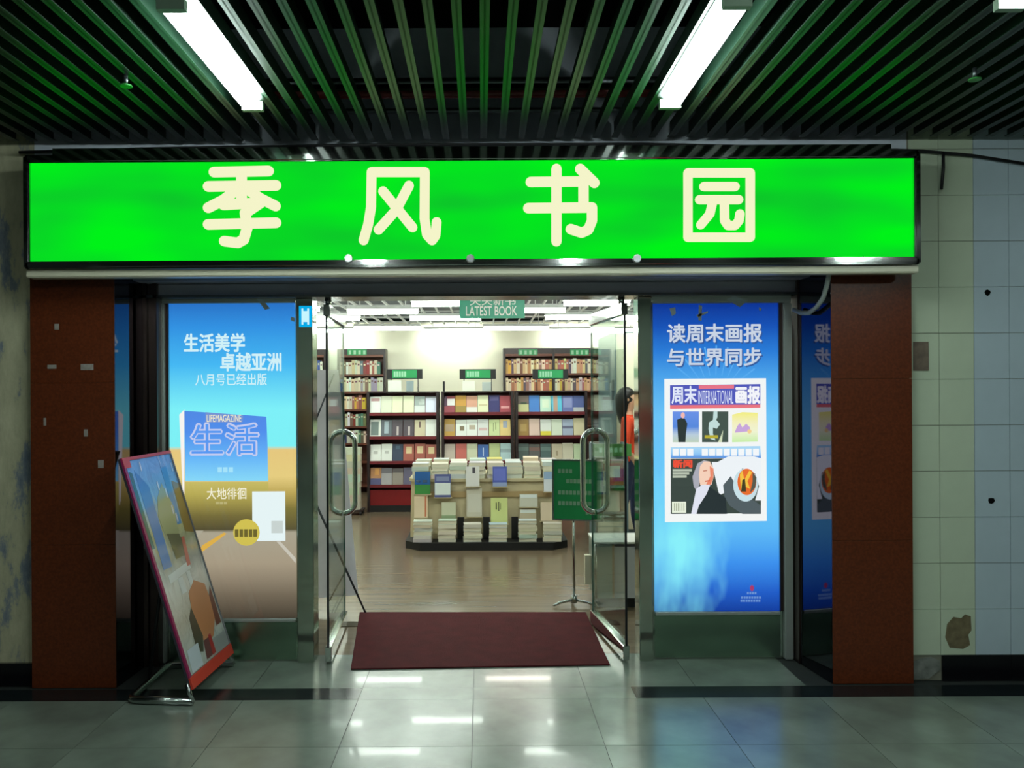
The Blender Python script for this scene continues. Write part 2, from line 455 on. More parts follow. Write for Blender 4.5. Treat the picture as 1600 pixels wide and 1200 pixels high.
# reveals and shopfront frame
M_MIRROR = mat('smoky_mirror_panel', (88, 86, 98), 0.05, 1.0)
for i, (xa, xb_, th, lb) in enumerate(((-1.994, -1.978, -0.01, 'mirror polished side panel facing in from the left pillar'), (1.904, 1.858, 0.012, 'mirror polished side panel facing in from the right pillar'))):
    bm = B(); prism(bm, [(xa, YF + 0.004, 0.0), (xb_, 5.045, 0.0), (xb_ + th, 5.045, 0.0), (xa + th * 0.05, YF + 0.004, 0.0)], (0, 0, 2.30))
    tag(obj('trim_%d' % (i + 2), bm, M_MIRROR), lb, 'side panel', kind='structure')
n_tr = 4
for lb, xs in (('dark bronze upright between left side panel and blue poster box', ((-1.985, -1.955), (-1.95, -1.925), (-1.92, -1.895))),
               ('dark bronze upright between right poster box and right side panel', ((1.850, 1.862), (1.864, 1.875), (1.877, 1.887)))):
    r = empty('trim_%d' % n_tr, ((xs[0][0] + xs[-1][1]) / 2, 5.1, 0), lb, 'upright', kind='structure'); n_tr += 1
    for k, (a, b) in enumerate(xs):
        obj('profile', box(a, b, 5.05 + 0.02 * (k % 2), 5.25, 0, 2.31), M_BRONZE, r)
hd = empty('trim_%d' % n_tr, (0, 5.1, 2.16), 'dark metal header beam over the shop doors', 'header', kind='structure'); n_tr += 1
obj('beam', box(-1.985, 1.887, 5.08, 5.28, 2.175, 2.24), M_HEAD, hd)
obj('beam_lip', box(-1.985, 1.887, 5.05, 5.28, 2.158, 2.174), mat('greyish_lip_metal', (110, 110, 112), 0.25, 1.0), hd)
obj('shutter_box', box(-1.985, 1.887, 4.95, 5.28, 2.243, 2.30), M_HEAD, hd)
obj('shutter_rail', tube(B(), [(-1.98, 4.93, 2.262), (1.88, 4.93, 2.262)], 0.02, 10), M_HEAD, hd)
obj('soffit', box(-1.985, 1.887, 4.72, 5.28, 2.301, 2.309), M_HEAD, hd)

# ------------------------------------------------------------------ the big sign
YS = 4.50
a, b = P(40, 246, YS), P(1434, 409, YS)
SX0, SX1, SZ0, SZ1 = P(47, 330, YS).x, P(1428, 325, YS).x, P(740, 405, YS).z, P(740, 251, YS).z
sign = empty('shop_sign', ((SX0 + SX1) / 2, YS, SZ0), 'long backlit green shop sign with four cream Chinese characters', 'sign')
obj('cabinet', box(SX0 - 0.03, SX1 + 0.03, YS + 0.03, YW - 0.001, SZ0 - 0.03, SZ1 + 0.03), M_HEAD, sign)
def sign_green():
    m, n, l = nt('backlit_green_panel')
    n.remove(n['Principled BSDF'])
    tc = n.new('ShaderNodeTexCoord'); mp = n.new('ShaderNodeMapping'); mp.inputs['Scale'].default_value = (0.9, 1, 3.0)
    nz = n.new('ShaderNodeTexNoise'); nz.inputs['Scale'].default_value = 1.6; nz.inputs['Detail'].default_value = 1
    cr = n.new('ShaderNodeValToRGB')
    e = cr.color_ramp.elements
    e[0].position = 0.3; e[0].color = (*lin((12, 196, 40)), 1)
    e[1].position = 0.7; e[1].color = (*lin((0, 238, 24)), 1)
    em = n.new('ShaderNodeEmission'); em.inputs[1].default_value = 1.04
    l.new(tc.outputs['Object'], mp.inputs[0]); l.new(mp.outputs[0], nz.inputs['Vector']); l.new(nz.outputs[0], cr.inputs[0])
    l.new(cr.outputs[0], em.inputs[0]); l.new(em.outputs[0], n['Material Output'].inputs[0])
    return m
obj('green_panel', box(SX0, SX1, YS + 0.01, YS + 0.029, SZ0, SZ1), sign_green(), sign)
for nm, (x0, x1, z0, z1) in {'frame_top': (SX0 - 0.03, SX1 + 0.03, SZ1, SZ1 + 0.04), 'frame_bottom': (SX0 - 0.03, SX1 + 0.03, SZ0 - 0.038, SZ0),
                             'frame_side': (SX0 - 0.034, SX0, SZ0 - 0.038, SZ1 + 0.04)}.items():
    obj(nm, box(x0, x1, YS - 0.012, YS + 0.03, z0, z1), M_CHROME, sign, bevel=0.009)
obj('frame_side', box(SX1, SX1 + 0.034, YS - 0.012, YS + 0.03, SZ0 - 0.038, SZ1 + 0.04), M_CHROME, sign, bevel=0.009)
obj('bottom_moulding', box(SX0 - 0.036, SX1 + 0.036, YS + 0.02, YS + 0.10, SZ0 - 0.08, SZ0 - 0.04), mat('cream_reflection', (206, 200, 178), 0.3), sign, bevel=0.006)  # cream stands in for what the chrome strip mirrors
obj('top_glass_strip', box(SX0 + 0.1, SX1 - 0.1, YS + 0.035, YS + 0.05, SZ1 + 0.041, SZ1 + 0.085), M_CHROME, sign)
for px in (545, 735, 995):
    c = P(px, 404, YS - 0.014)
    obj('clip', tube(B(), [(c.x, YS - 0.03, c.z), (c.x, YS - 0.011, c.z)], [0.02, 0.024], 12), mat('bright_clip', (240, 240, 245), 0.25, 1.0), sign)
def c3(p): return [(x / 2.2222, 220 + y / 2.2222) for x, y in p]
def c4(p): return [(700 + x / 2.1053, 220 + y / 2.1053) for x, y in p]
M_CREAM = glow((250, 250, 206), 0.95)
CH = {
    'ji': ([c3(q) for q in ([(742, 108), (840, 106), (932, 104)], [(722, 158), (958, 154)], [(838, 106), (838, 205)], [(822, 168), (775, 205), (722, 232)], [(858, 168), (905, 200), (956, 226)],
                            [(775, 222), (905, 214), (852, 250)], [(722, 290), (958, 284)], [(850, 250), (858, 300), (846, 342), (825, 354), (778, 348)])], 16.2),
    'feng': ([c3(q) for q in ([(1290, 108), (1475, 108)], [(1290, 108), (1288, 230), (1278, 290), (1262, 345)], [(1475, 108), (1474, 270), (1482, 325), (1500, 345), (1512, 328), (1516, 282)],
                              [(1330, 175), (1432, 300)], [(1420, 155), (1375, 240), (1314, 308)])], 15.2),
    'shu': ([c4(q) for q in ([(272, 135), (446, 133), (446, 215)], [(264, 221), (474, 219), (474, 262), (462, 292), (440, 302), (404, 290)], [(357, 92), (357, 330)], [(435, 92), (482, 138)])], 16.0),
    'yuan': ([c4(q) for q in ([(790, 105), (995, 105), (995, 317), (790, 317), (790, 105)], [(842, 150), (945, 150)], [(828, 193), (957, 193)], [(872, 198), (862, 240), (832, 276)],
                              [(910, 198), (911, 262), (922, 278), (945, 278), (958, 262), (961, 240)])], 14.2),
}
for k, (ls, wd) in CH.items():
    tag(obj('character', strokes(ls, wd, YS + 0.002, 0.008), M_CREAM, sign), 'cream glowing Chinese character')

# ------------------------------------------------------------------ poster boxes
def ramp_print(name, z0, z1, stops, s=1.0, pale_cloud=None):
    """printed vertical colour blend of a backlit poster; stops = (height 0..1, rgb)"""
    m, n, l = nt(name)
    n.remove(n['Principled BSDF'])
    tc = n.new('ShaderNodeTexCoord'); sp = n.new('ShaderNodeSeparateXYZ')
    l.new(tc.outputs['Generated'], sp.inputs[0])
    cr = n.new('ShaderNodeValToRGB')
    el = cr.color_ramp.elements
    el[0].position = stops[0][0]; el[0].color = (*lin(stops[0][1]), 1)
    el[1].position = stops[-1][0]; el[1].color = (*lin(stops[-1][1]), 1)
    for p, c in stops[1:-1]:
        e = el.new(p); e.color = (*lin(c), 1)
    l.new(sp.outputs['Z'], cr.inputs[0])
    out = cr.outputs[0]
    if pale_cloud:      # soft pale cloud blended into the sheet's colour
        gx, gz, rx, rz, gc = pale_cloud
        mp = n.new('ShaderNodeMapping'); mp.inputs['Location'].default_value = (-gx / rx, 0, -gz / rz); mp.inputs['Scale'].default_value = (1 / rx, 0, 1 / rz)
        ln = n.new('ShaderNodeVectorMath'); ln.operation = 'LENGTH'
        l.new(tc.outputs['Generated'], mp.inputs[0]); l.new(mp.outputs[0], ln.inputs[0])
        nz = n.new('ShaderNodeTexNoise'); nz.inputs['Scale'].default_value = 7
        l.new(tc.outputs['Generated'], nz.inputs['Vector'])
        ad = n.new('ShaderNodeMath'); ad.operation = 'ADD'
        l.new(ln.outputs['Value'], ad.inputs[0]); l.new(nz.outputs[0], ad.inputs[1])
        mr = n.new('ShaderNodeMapRange'); mr.inputs['From Min'].default_value = 0.5; mr.inputs['From Max'].default_value = 1.5
        mr.inputs['To Min'].default_value = 1; mr.inputs['To Max'].default_value = 0
        l.new(ad.outputs[0], mr.inputs[0])
        mx = n.new('ShaderNodeMixRGB'); mx.inputs[2].default_value = (*lin(gc), 1)
        l.new(mr.outputs[0], mx.inputs[0]); l.new(out, mx.inputs[1]); out = mx.outputs[0]
    em = n.new('ShaderNodeEmission'); em.inputs[1].default_value = s
    l.new(out, em.inputs[0]); l.new(em.outputs[0], n['Material Output'].inputs[0])
    return m

def lightbox(label, face, outer, m, kick_top):
    x0, y0, x1, y1 = face
    ox0, ox1, oy0 = outer
    a, b = P(x0, (y0 + y1) / 2, YD).x, P(x1, (y0 + y1) / 2, YD).x
    zt, zb = P((x0 + x1) / 2, y0, YD).z, P((x0 + x1) / 2, y1, YD).z
    oa, ob = P(ox0, 700, YD).x, P(ox1, 700, YD).x
    r = empty('lightbox', ((a + b) / 2, YD, 0), label, 'poster box', 'backlit poster boxes beside the doors')
    obj('casing', box(oa, ob, YD + 0.012, YD + 0.13, 0.0, 2.158), M_STEEL, r)
    obj('poster', box(a, b, YD + 0.004, YD + 0.010, zb, zt), m, r)
    obj('frame_top', box(oa, ob, YD - 0.02, YD + 0.012, zt, zt + 0.045), M_ALU, r, bevel=0.006)
    obj('frame_bottom', box(a, b, YD - 0.015, YD + 0.012, zb - 0.022, zb), M_ALU, r, bevel=0.004)
    if a - oa > 0.02:
        obj('frame_side', box(oa, a - 0.018, YD - 0.03, YD + 0.012, 0, zt - 0.001), M_ALU, r, bevel=0.006)
        obj('inner_bead', box(a - 0.017, a - 0.001, YD - 0.01, YD + 0.012, zb, zt), M_BRONZE, r)
    if ob - b > 0.02:
        obj('inner_bead', box(b + 0.001, b + 0.02, YD - 0.01, YD + 0.012, zb, zt), M_BRONZE, r)
        obj('frame_side', box(b + 0.021, ob, YD - 0.03, YD + 0.012, 0, zt - 0.001), M_ALU, r, bevel=0.006)
    obj('kick_panel', box(a, b, YD - 0.004, YD + 0.012, 0.012, zb - 0.024), M_KICK, r)
    obj('glass_pane', box(a, b, YD - 0.009, YD - 0.006, zb, zt), M_PANE, r)
    return r

fr = lambda y, t, b_: 1 - (y - t) / (b_ - t)
T, Bm = 474, 966
lstops = [(fr(966, T, Bm), (70, 62, 50)), (fr(930, T, Bm), (118, 106, 88)), (fr(880, T, Bm), (172, 158, 134)), (fr(832, T, Bm), (176, 168, 146)), (fr(828, T, Bm), (92, 86, 56)),
          (fr(795, T, Bm), (132, 122, 62)), (fr(770, T, Bm), (196, 172, 92)), (fr(745, T, Bm), (238, 212, 132)), (fr(703, T, Bm), (238, 206, 130)), (fr(697, T, Bm), (130, 248, 252)),
          (fr(640, T, Bm), (130, 248, 255)), (fr(570, T, Bm), (72, 190, 250)), (fr(510, T, Bm), (52, 150, 232)), (fr(476, T, Bm), (44, 120, 205))]
lb1 = lightbox('glowing blue sky and road poster box left of the doors', (265, T, 462, Bm), (243, 463, 463), ramp_print('sky_and_road_print', 0, 0, lstops, 0.98), 0)
DP = YD + 0.0028
DQ = YD + 0.0012
DR = YD - 0.0002
W1 = glow((255, 255, 255), 1.0)
W2 = glow((214, 246, 252), 1.0)
lettering('printed_text', '生活美学', (287, 521, 383, 550), DP, W2, lb1, 0.03)
lettering('printed_text', '卓越亚洲', (344, 551, 440, 580), DP, W2, lb1, 0.03)
lettering('printed_text', '八月号已经出版', (305, 584, 417, 602), DP, W2, lb1, 0.01)
def poly_part(name, pts, D, m, parent): return obj(name, pxpoly(pts, D, 0.001), m, parent)
poly_part('printed_page_edge', ((280, 648), (288, 640), (288, 790), (286, 782)), DP, glow((255, 250, 245)), lb1)
poly_part('printed_cover_sky', ((288, 642), (416, 651), (418, 698), (419, 752), (289, 752)), DP,
          ramp_print('magazine_cover_sky', 0, 0, [(0.0, (140, 222, 252)), (0.35, (104, 184, 252)), (0.7, (84, 146, 240)), (1.0, (84, 140, 232))], 1.0), lb1)
poly_part('printed_cover_field', ((289, 753), (419, 753), (421, 800), (421, 828), (289, 828)), DP,
          ramp_print('magazine_cover_field', 0, 0, [(0.0, (84, 78, 52)), (0.3, (120, 110, 60)), (0.75, (188, 174, 88)), (1.0, (206, 192, 104))], 1.0), lb1)
M_OUT = glow((206, 214, 250), 0.95)
M_BLUE2 = glow((92, 156, 246), 1.0)
lettering('printed_text', '生活', (296, 660, 406, 713), DQ, M_OUT, lb1, 0.045)
lettering('printed_text', '生活', (299, 663, 403, 710), DR - 0.0012, M_BLUE2, lb1, 0.0)
poly_part('printed_logo_strip', ((321, 644), (380, 649), (379, 660), (321, 660)), DQ, glow((120, 150, 215)), lb1)
lettering('printed_text', 'LIFEMAGAZINE', (323, 648, 377, 659), DR, glow((250, 240, 205)), lb1, 0.01)
def glyph_row(n, r, D, m, parent):
    """row of small printed characters too blurred to read"""
    bm = B()
    st = (r[2] - r[0]) / n
    for k in range(n):
        a, b = P(r[0] + st * k, r[1], D), P(r[0] + st * (k + 0.78), r[3], D)
        bx(bm, a.x, b.x, D, D + 0.0008, b.z, a.z)
    obj('printed_small_text', bm, m, parent)
glyph_row(3, (340, 730, 366, 738), DQ, glow((170, 232, 255)), lb1)
lettering('printed_text', '大地徘徊', (323, 762, 385, 780), DQ, glow((250, 246, 220)), lb1, 0.01)
glyph_row(3, (337, 784, 356, 788), DQ, glow((190, 180, 120)), lb1)
poly_part('printed_road_line', ((308, 868), (316, 852), (350, 832), (354, 834), (330, 852)), DQ, glow((226, 178, 76)), lb1)
poly_part('printed_road_line', ((432, 846), (438, 846), (462, 872), (462, 880)), DQ, glow((205, 200, 185)), lb1)
poly_part('printed_verge', ((289, 829), (318, 829), (289, 862)), DP, glow((176, 170, 150)), lb1)
obj('paper_notice', pxbox(394, 768, 446, 845, DR - 0.0012, 0.001), glow((236, 250, 250), 1.0), lb1)
tag(bpy.context.scene.objects['paper_notice'], 'blank white paper sheet stuck over the poster')
obj('notice_smudge', pxbox(424, 814, 442, 833, DR - 0.0018, 0.0004), glow((206, 216, 212)), lb1)
c = P(385, 832, DR - 0.0032)
obj('round_sticker', disc(B(), c, 0.079, 0.079, 0.001, 28), glow((214, 196, 84), 1.0), lb1)
glyph_row(5, (367, 827, 403, 839), DR - 0.0042, glow((112, 102, 48)), lb1)
for pts in (((400, 466), (410, 468), (422, 482), (414, 484)), ((455, 495), (461, 497), (460, 503), (454, 500))):
    obj('tape', pxpoly(pts, YD - 0.024, 0.001), M_FILM, lb1)

T, Bm = 474, 955
rstops = [(0.0, (18, 62, 160)), (fr(925, T, Bm), (34, 96, 205)), (fr(880, T, Bm), (62, 148, 242)), (fr(830, T, Bm), (96, 190, 252)), (fr(760, T, Bm), (108, 206, 255)), (fr(650, T, Bm), (110, 200, 252)),
          (fr(590, T, Bm), (78, 168, 240)), (fr(550, T, Bm), (44, 128, 220)), (fr(510, T, Bm), (22, 84, 186)), (1.0, (14, 52, 150))]
lb2 = lightbox('glowing blue newspaper advert box right of the doors', (1022, T, 1217, Bm), (1019, 1236, 463),
               ramp_print('blue_rays_print', 0, 0, rstops, 1.0, (0.20, 0.20, 0.42, 0.30, (140, 245, 255))), 0)
for k in range(9):      # printed rays fanning out over the white sheet
    a0 = math.radians(150 - k * 15); a1 = a0 - math.radians(2.0)
    cx, cy = 1118, 610
    r0, r1 = 24, 70
    poly_part('printed_ray', [(cx + r0 * math.cos(a0) * 1.5, cy - r0 * math.sin(a0)), (cx + r1 * math.cos(a0), cy - r1 * math.sin(a0)), (cx + r1 * math.cos(a1), cy - r1 * math.sin(a1)), (cx + r0 * math.cos(a1) * 1.5, cy - r0 * math.sin(a1))], YD + 0.0034, glow((92, 176, 244)), lb2)
WT = glow((206, 216, 232), 1.0)
M_SHD = glow((52, 92, 160), 1.0)
for body, bxp in (('读周末画报', (1042, 506, 1191, 535)), ('与世界同步', (1042, 544, 1190, 572))):
    lettering('printed_shadow', body, (bxp[0] + 2, bxp[1] + 2, bxp[2] + 2, bxp[3] + 2), DP, M_SHD, lb2, 0.025)
    lettering('printed_text', body, bxp, DQ, WT, lb2, 0.025)
poly_part('printed_front_page', ((1038, 592), (1197, 591), (1198, 814), (1039, 816)), DP, glow((250, 252, 250), 1.0), lb2)
poly_part('printed_masthead', ((1047, 602), (1188, 600), (1188, 632), (1047, 633)), DQ, glow((84, 92, 190), 1.0), lb2)
poly_part('printed_masthead_rule', ((1047, 633), (1188, 632), (1188, 637), (1047, 639)), DQ, glow((240, 120, 130), 1.0), lb2)
poly_part('printed_red_tab', ((1092, 602), (1147, 601), (1147, 607), (1092, 608)), DR, glow((236, 120, 140), 1.0), lb2)
lettering('printed_text', '周末', (1049, 603, 1089, 631), DR, glow((232, 238, 255)), lb2, 0.03)
lettering('printed_text', '画报', (1149, 603, 1188, 631), DR, glow((250, 250, 255)), lb2, 0.05)
lettering('printed_text', 'INTERNATIONAL', (1091, 610, 1146, 631), DR, glow((226, 232, 255)), lb2, 0.0)
# three small cover pictures
poly_part('printed_picture', ((1051, 643), (1092, 643), (1092, 691), (1051, 691)), DQ, ramp_print('little_sky_print', 0, 0, [(0, (196, 214, 190)), (0.25, (190, 210, 225)), (0.5, (90, 140, 225)), (1, (110, 150, 235))], 1.0), lb2)
poly_part('printed_suit', ((1058, 656), (1064, 653), (1070, 654), (1074, 662), (1072, 676), (1071, 691), (1060, 691), (1059, 676)), DR, glow((48, 58, 56)), lb2)
obj('printed_face', disc(B(), P(1067, 649, DR), 0.012, 0.018, 0.001, 14), glow((250, 190, 180)), lb2)
poly_part('printed_picture', ((1097, 643), (1138, 643), (1138, 691), (1097, 691)), DQ, glow((72, 88, 80)), lb2)
poly_part('printed_figure', ((1115, 642), (1121, 643), (1121, 652), (1119, 656), (1125, 663), (1120, 670), (1114, 668), (1114, 678), (1118, 688), (1110, 686), (1107, 670), (1108, 660), (1114, 656)), DR, glow((200, 226, 222)), lb2)
poly_part('printed_figure', ((1126, 682), (1130, 672), (1128, 691), (1122, 691)), DR, glow((214, 226, 190)), lb2)
poly_part('printed_caption', ((1101, 680), (1122, 680), (1122, 685), (1101, 685)), DR - 0.001, glow((190, 178, 60)), lb2)
poly_part('printed_picture', ((1144, 648), (1160, 644), (1184, 645), (1184, 690), (1144, 691)), DQ, ramp_print('little_meadow_print', 0, 0, [(0, (205, 244, 170)), (0.35, (246, 250, 214)), (0.6, (250, 246, 200)), (1, (250, 244, 130))], 1.0), lb2)
poly_part('printed_flower', ((1148, 676), (1152, 666), (1156, 661), (1160, 668), (1166, 662), (1172, 668), (1172, 674)), DR, glow((206, 170, 224)), lb2)
obj('printed_flower', disc(B(), P(1171, 674, DR - 0.001), 0.013, 0.013, 0.001, 12), glow((250, 214, 150)), lb2)
# headline strip and main picture
poly_part('printed_headline_strip', ((1048, 699), (1188, 697), (1189, 716), (1048, 716)), DQ, ramp_print('headline_strip_print', 0, 0, [(0, (70, 130, 220)), (0.4, (150, 205, 250)), (1, (180, 225, 252))], 1.0), lb2)
for k in range(12):
    if k == 3: continue
    x = 1051 + k * 11.4
    obj('printed_headline_character', pxbox(x, 701, x + 9.6, 712, DR, 0.001), glow((250, 253, 255), 1.0), lb2)
poly_part('printed_main_picture', ((1048, 717), (1189, 716), (1189, 802), (1048, 803)), DQ, glow((64, 76, 70)), lb2)
poly_part('printed_pale_sky', ((1121, 722), (1138, 713), (1178, 713), (1189, 716), (1189, 782), (1180, 782), (1186, 760), (1180, 740), (1160, 732), (1148, 748), (1136, 768), (1124, 774), (1112, 722)), DR, glow((244, 249, 252)), lb2)
poly_part('printed_hair', ((1084, 760), (1082, 745), (1090, 724), (1100, 719), (1108, 721), (1094, 750), (1090, 770)), DR, glow((176, 176, 186)), lb2)
poly_part('printed_face', ((1094, 728), (1100, 721), (1109, 721), (1115, 732), (1115, 745), (1112, 757), (1104, 761), (1094, 758), (1092, 742)), DR - 0.001, glow((252, 214, 190)), lb2)
poly_part('printed_cheek_shade', ((1109, 728), (1115, 733), (1114, 748), (1110, 758), (1103, 758), (1110, 744)), DR - 0.002, glow((240, 140, 110)), lb2)
poly_part('printed_brow', ((1099, 735), (1105, 734), (1105, 736), (1099, 737)), DR - 0.002, glow((206, 140, 116)), lb2)
poly_part('printed_mouth', ((1102, 751), (1109, 750), (1109, 752), (1102, 753)), DR - 0.003, glow((220, 96, 70)), lb2)
poly_part('printed_shirt', ((1088, 764), (1096, 758), (1110, 757), (1104, 772), (1092, 790), (1088, 803), (1080, 803)), DR - 0.002, glow((232, 234, 246)), lb2)
poly_part('printed_suit', ((1108, 760), (1120, 768), (1134, 778), (1136, 803), (1089, 803), (1094, 788), (1104, 772)), DR - 0.001, glow((44, 54, 56)), lb2)
poly_part('printed_helmet_shade', ((1142, 744), (1150, 760), (1160, 778), (1178, 782), (1189, 790), (1189, 803), (1160, 803), (1140, 790), (1132, 776), (1130, 758)), DR - 0.001, glow((86, 98, 102)), lb2)
obj('printed_helmet_rim', disc(B(), P(1165, 758, DR - 0.002), 0.0735, 0.098, 0.001, 26), glow((206, 230, 236)), lb2)
obj('printed_visor', disc(B(), P(1167, 753, DR - 0.003), 0.056, 0.079, 0.001, 26), glow((238, 112, 48)), lb2)
poly_part('printed_visor_flame', ((1156, 742), (1160, 735), (1163, 750), (1171, 735), (1175, 738), (1168, 752), (1172, 764), (1164, 760), (1158, 766)), DR - 0.004, glow((252, 200, 70)), lb2)
poly_part('printed_visor_shade', ((1160, 750), (1164, 748), (1166, 768), (1158, 768)), DR - 0.005, glow((70, 66, 40)), lb2)
poly_part('printed_visor_shade', ((1176, 738), (1182, 746), (1180, 762), (1172, 770), (1176, 752)), DR - 0.005, glow((90, 92, 80)), lb2)
lettering('printed_text', '新闻', (1051, 718, 1082, 731), DR - 0.001, glow((244, 84, 60)), lb2, 0.05)
for yy in (733, 738, 743):
    obj('printed_small_text', pxbox(1051, yy, 1081 - (yy - 733) * 0.8, yy + 3.4, DR - 0.001, 0.001), glow((190, 200, 180)), lb2)
obj('printed_barcode', pxbox(1050, 784, 1072, 801, DR - 0.001, 0.001), glow((238, 246, 224)), lb2)
for k in range(6):
    obj('printed_bar', pxbox(1053 + k * 3, 786, 1054.2 + k * 3, 798, DR - 0.002, 0.001), glow((170, 176, 150)), lb2)
obj('printed_emblem', disc(B(), P(1175, 919, DR), 0.012, 0.018, 0.001, 12), glow((170, 60, 110)), lb2)
for y, x0, x1 in ((925, 1167, 1183), (932, 1158, 1191), (937, 1157, 1192)):
    n = int((x1 - x0) / 4)
    bm = B()
    for k in range(n):
        a, b = P(x0 + 4 * k, y, DR), P(x0 + 4 * k + 3, y + 3.4, DR)
        bx(bm, a.x, b.x, DR, DR + 0.001, b.z, a.z)
    obj('printed_small_text', bm, glow((110, 150, 214)), lb2)
for pts in (((1135, 468), (1146, 462), (1168, 470), (1156, 480)), ((1046, 482), (1055, 480), (1056, 490), (1050, 494)), ((1092, 476), (1097, 478), (1096, 502), (1091, 500)), ((1088, 492), (1106, 486), (1106, 489), (1090, 496)), ((1186, 480), (1190, 482), (1189, 486), (1186, 485))):
    obj('tape', pxpoly(pts, YD - 0.022, 0.001), M_FILM, lb2)

# conduit drooping beside the right box
tag(obj('drooping_cable', tube(B(), [P(1240, 484, 5.04), P(1251, 489, 4.95), P(1264, 489, 4.87), P(1276, 480, 4.79), P(1286, 466, 4.70), P(1292, 446, 4.66), P(1296, 424, 4.63)], 0.013, 8), mat('pale_grey_cable', (170, 176, 170), 0.45)),
    'pale grey cable drooping from the header beside the right pillar', 'cable')

# ------------------------------------------------------------------ door posts and glass doors
def post(i, px0, px1, lb):
    a, b = P(px0, 700, 5.11).x, P(px1, 700, 5.11).x
    r = empty('trim_%d' % i, ((a + b) / 2, 5.11, 0), lb, 'door post', kind='structure')
    obj('post_face', box(a, b, 5.11, 5.26, 0.0, 2.158), M_STEEL, r, bevel=0.004)
    return r, a, b
p1, _, JL = post(n_tr, 463.5, 489, 'mirror steel door post between blue road poster and left glass door'); n_tr += 1
p2, JR, _ = post(n_tr, 998, 1019.5, 'mirror steel door post between right glass door and newspaper advert'); n_tr += 1
st = empty('push_sticker', P(477, 512, 5.105), 'small cyan door sticker with added glow on the left steel post', 'sticker')
obj('sheet', pxbox(467, 478, 487, 511, 5.1075, 0.002), emi('cyan_sticker_glow', (10, 178, 240), 0.9), st)  # glow given to the sticker, which is no lamp
M_STK = emi('white_sticker_glow', (200, 246, 255), 1.0)
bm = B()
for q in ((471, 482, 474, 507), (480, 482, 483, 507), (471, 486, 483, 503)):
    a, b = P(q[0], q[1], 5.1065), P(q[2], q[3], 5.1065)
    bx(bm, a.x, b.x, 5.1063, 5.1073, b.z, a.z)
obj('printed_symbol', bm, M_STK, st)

def glass_door(name, hinge, end, lb, hx):
    h, e = Vector((hinge[0], hinge[1], 0)), Vector((end[0], end[1], 0))
    d = (e - h).normalized(); nrm = Vector((-d.y, d.x, 0))
    L = (e - h).length
    r = empty(name, h, lb, 'door', kind='structure')
    def slab(u0, u1, t, z0, z1):
        bm = B()
        prism(bm, [h + d * u0 + nrm * t + Vector((0, 0, z0)), h + d * u1 + nrm * t + Vector((0, 0, z0)), h + d * u1 - nrm * t + Vector((0, 0, z0)), h + d * u0 - nrm * t + Vector((0, 0, z0))], (0, 0, z1 - z0))
        return bm
    g = obj('glass_pane', slab(0.004, L - 0.004, 0.005, 0.10, 2.05), M_GLASS, r)
    obj('glass_edge', slab(-0.003, 0.0035, 0.0065, 0.10, 2.05), M_RUBBER, g)
    obj('glass_edge', slab(L - 0.0035, L + 0.0, 0.0055, 0.10, 2.05), mat('green_glass_edge', (70, 110, 105), 0.2), g)
    obj('bottom_rail', slab(0, L, 0.019, 0.012, 0.10), M_CHROME, r, bevel=0.003)
    obj('top_rail', slab(0, L, 0.019, 2.05, 2.12), M_CHROME, r, bevel=0.003)
    obj('pivot', tube(B(), [h + d * 0.07 + Vector((0, 0, 0.0)), h + d * 0.07 + Vector((0, 0, 0.012))], 0.02, 10), M_CHROME, r)
    obj('pivot', tube(B(), [h + d * 0.07 + Vector((0, 0, 2.12)), h + d * 0.07 + Vector((0, 0, 2.158))], 0.02, 10), M_CHROME, r)
    for sgn in (1, -1):
        c = h + d * (L - 0.085)
        pts = []
        R, zc0, zc1 = 0.078, 0.86, 1.255
        for k in range(9):
            a = -math.pi / 2 + k * math.pi / 16
            pts.append(c + nrm * sgn * (0.006 + R * math.cos(a)) + Vector((0, 0, zc0 + R * math.sin(a))))
        for k in range(9):
            a = k * math.pi / 16
            pts.append(c + nrm * sgn * (0.006 + R * math.cos(a)) + Vector((0, 0, zc1 + R * math.sin(a))))
        obj('handle', tube(B(), pts, 0.0185, 12), M_CHROME, r, fix=True)
    return r
glass_door('door_1', (-0.908, 5.085), (-0.945, 5.93), 'open glass door with chrome pull handle on the left of the entrance', 0)
glass_door('door_2', (0.846, 5.085), (0.758, 5.93), 'open glass door with chrome pull handle on the right of the entrance', 0)

# entrance mat
def onfloor(x, y, z=0.0):
    q = P(x, y, 1.0)
    D = (z - EYE) / (q.z - EYE)
    return Vector((q.x * D, D, z))
cs = [onfloor(548, 1047), onfloor(953, 1040), onfloor(915, 958), onfloor(562, 958)]
for c in cs: c.z = 0.001
bm = B(); prism(bm, cs, (0, 0, 0.008))
o = obj('entrance_mat', bm, M_MAT, bevel=0.002)
tag(o, 'dark maroon ribbed mat lying across the shop entrance', 'mat')

# ------------------------------------------------------------------ leaning poster stand in front of the left box
ps = empty('poster_stand', (-1.6, 4.75, 0), 'slanting red framed poster stand wrapped in film, before the left pillar', 'poster stand')
BL, BR = Vector((-1.505, 4.43, 0.075)), Vector((-1.475, 5.05, 0.075))
TL, TR = Vector((-1.868, 4.43, 1.262)), Vector((-1.838, 5.05, 1.262))
bn = (BR - BL).cross(TL - BL).normalized()
if bn.x < 0: bn = -bn
def bp(u, v, t=0.0): return (BL + (BR - BL) * u) * (1 - v) + (TL + (TR - TL) * u) * v + bn * t
def bquad(name, u0, u1, v0, v1, t, m, th=0.003):
    bm = B(); prism(bm, [bp(u0, v0, t), bp(u1, v0, t), bp(u1, v1, t), bp(u0, v1, t)], bn * th)
    return obj(name, bm, m, ps)
def bpoly(name, pts, t, m):
    bm = B(); prism(bm, [bp(u, v, t) for u, v in pts], bn * 0.0006)
    return obj(name, bm, m, ps)
M_REDF = mat('red_plastic_frame', (206, 62, 44), 0.35)
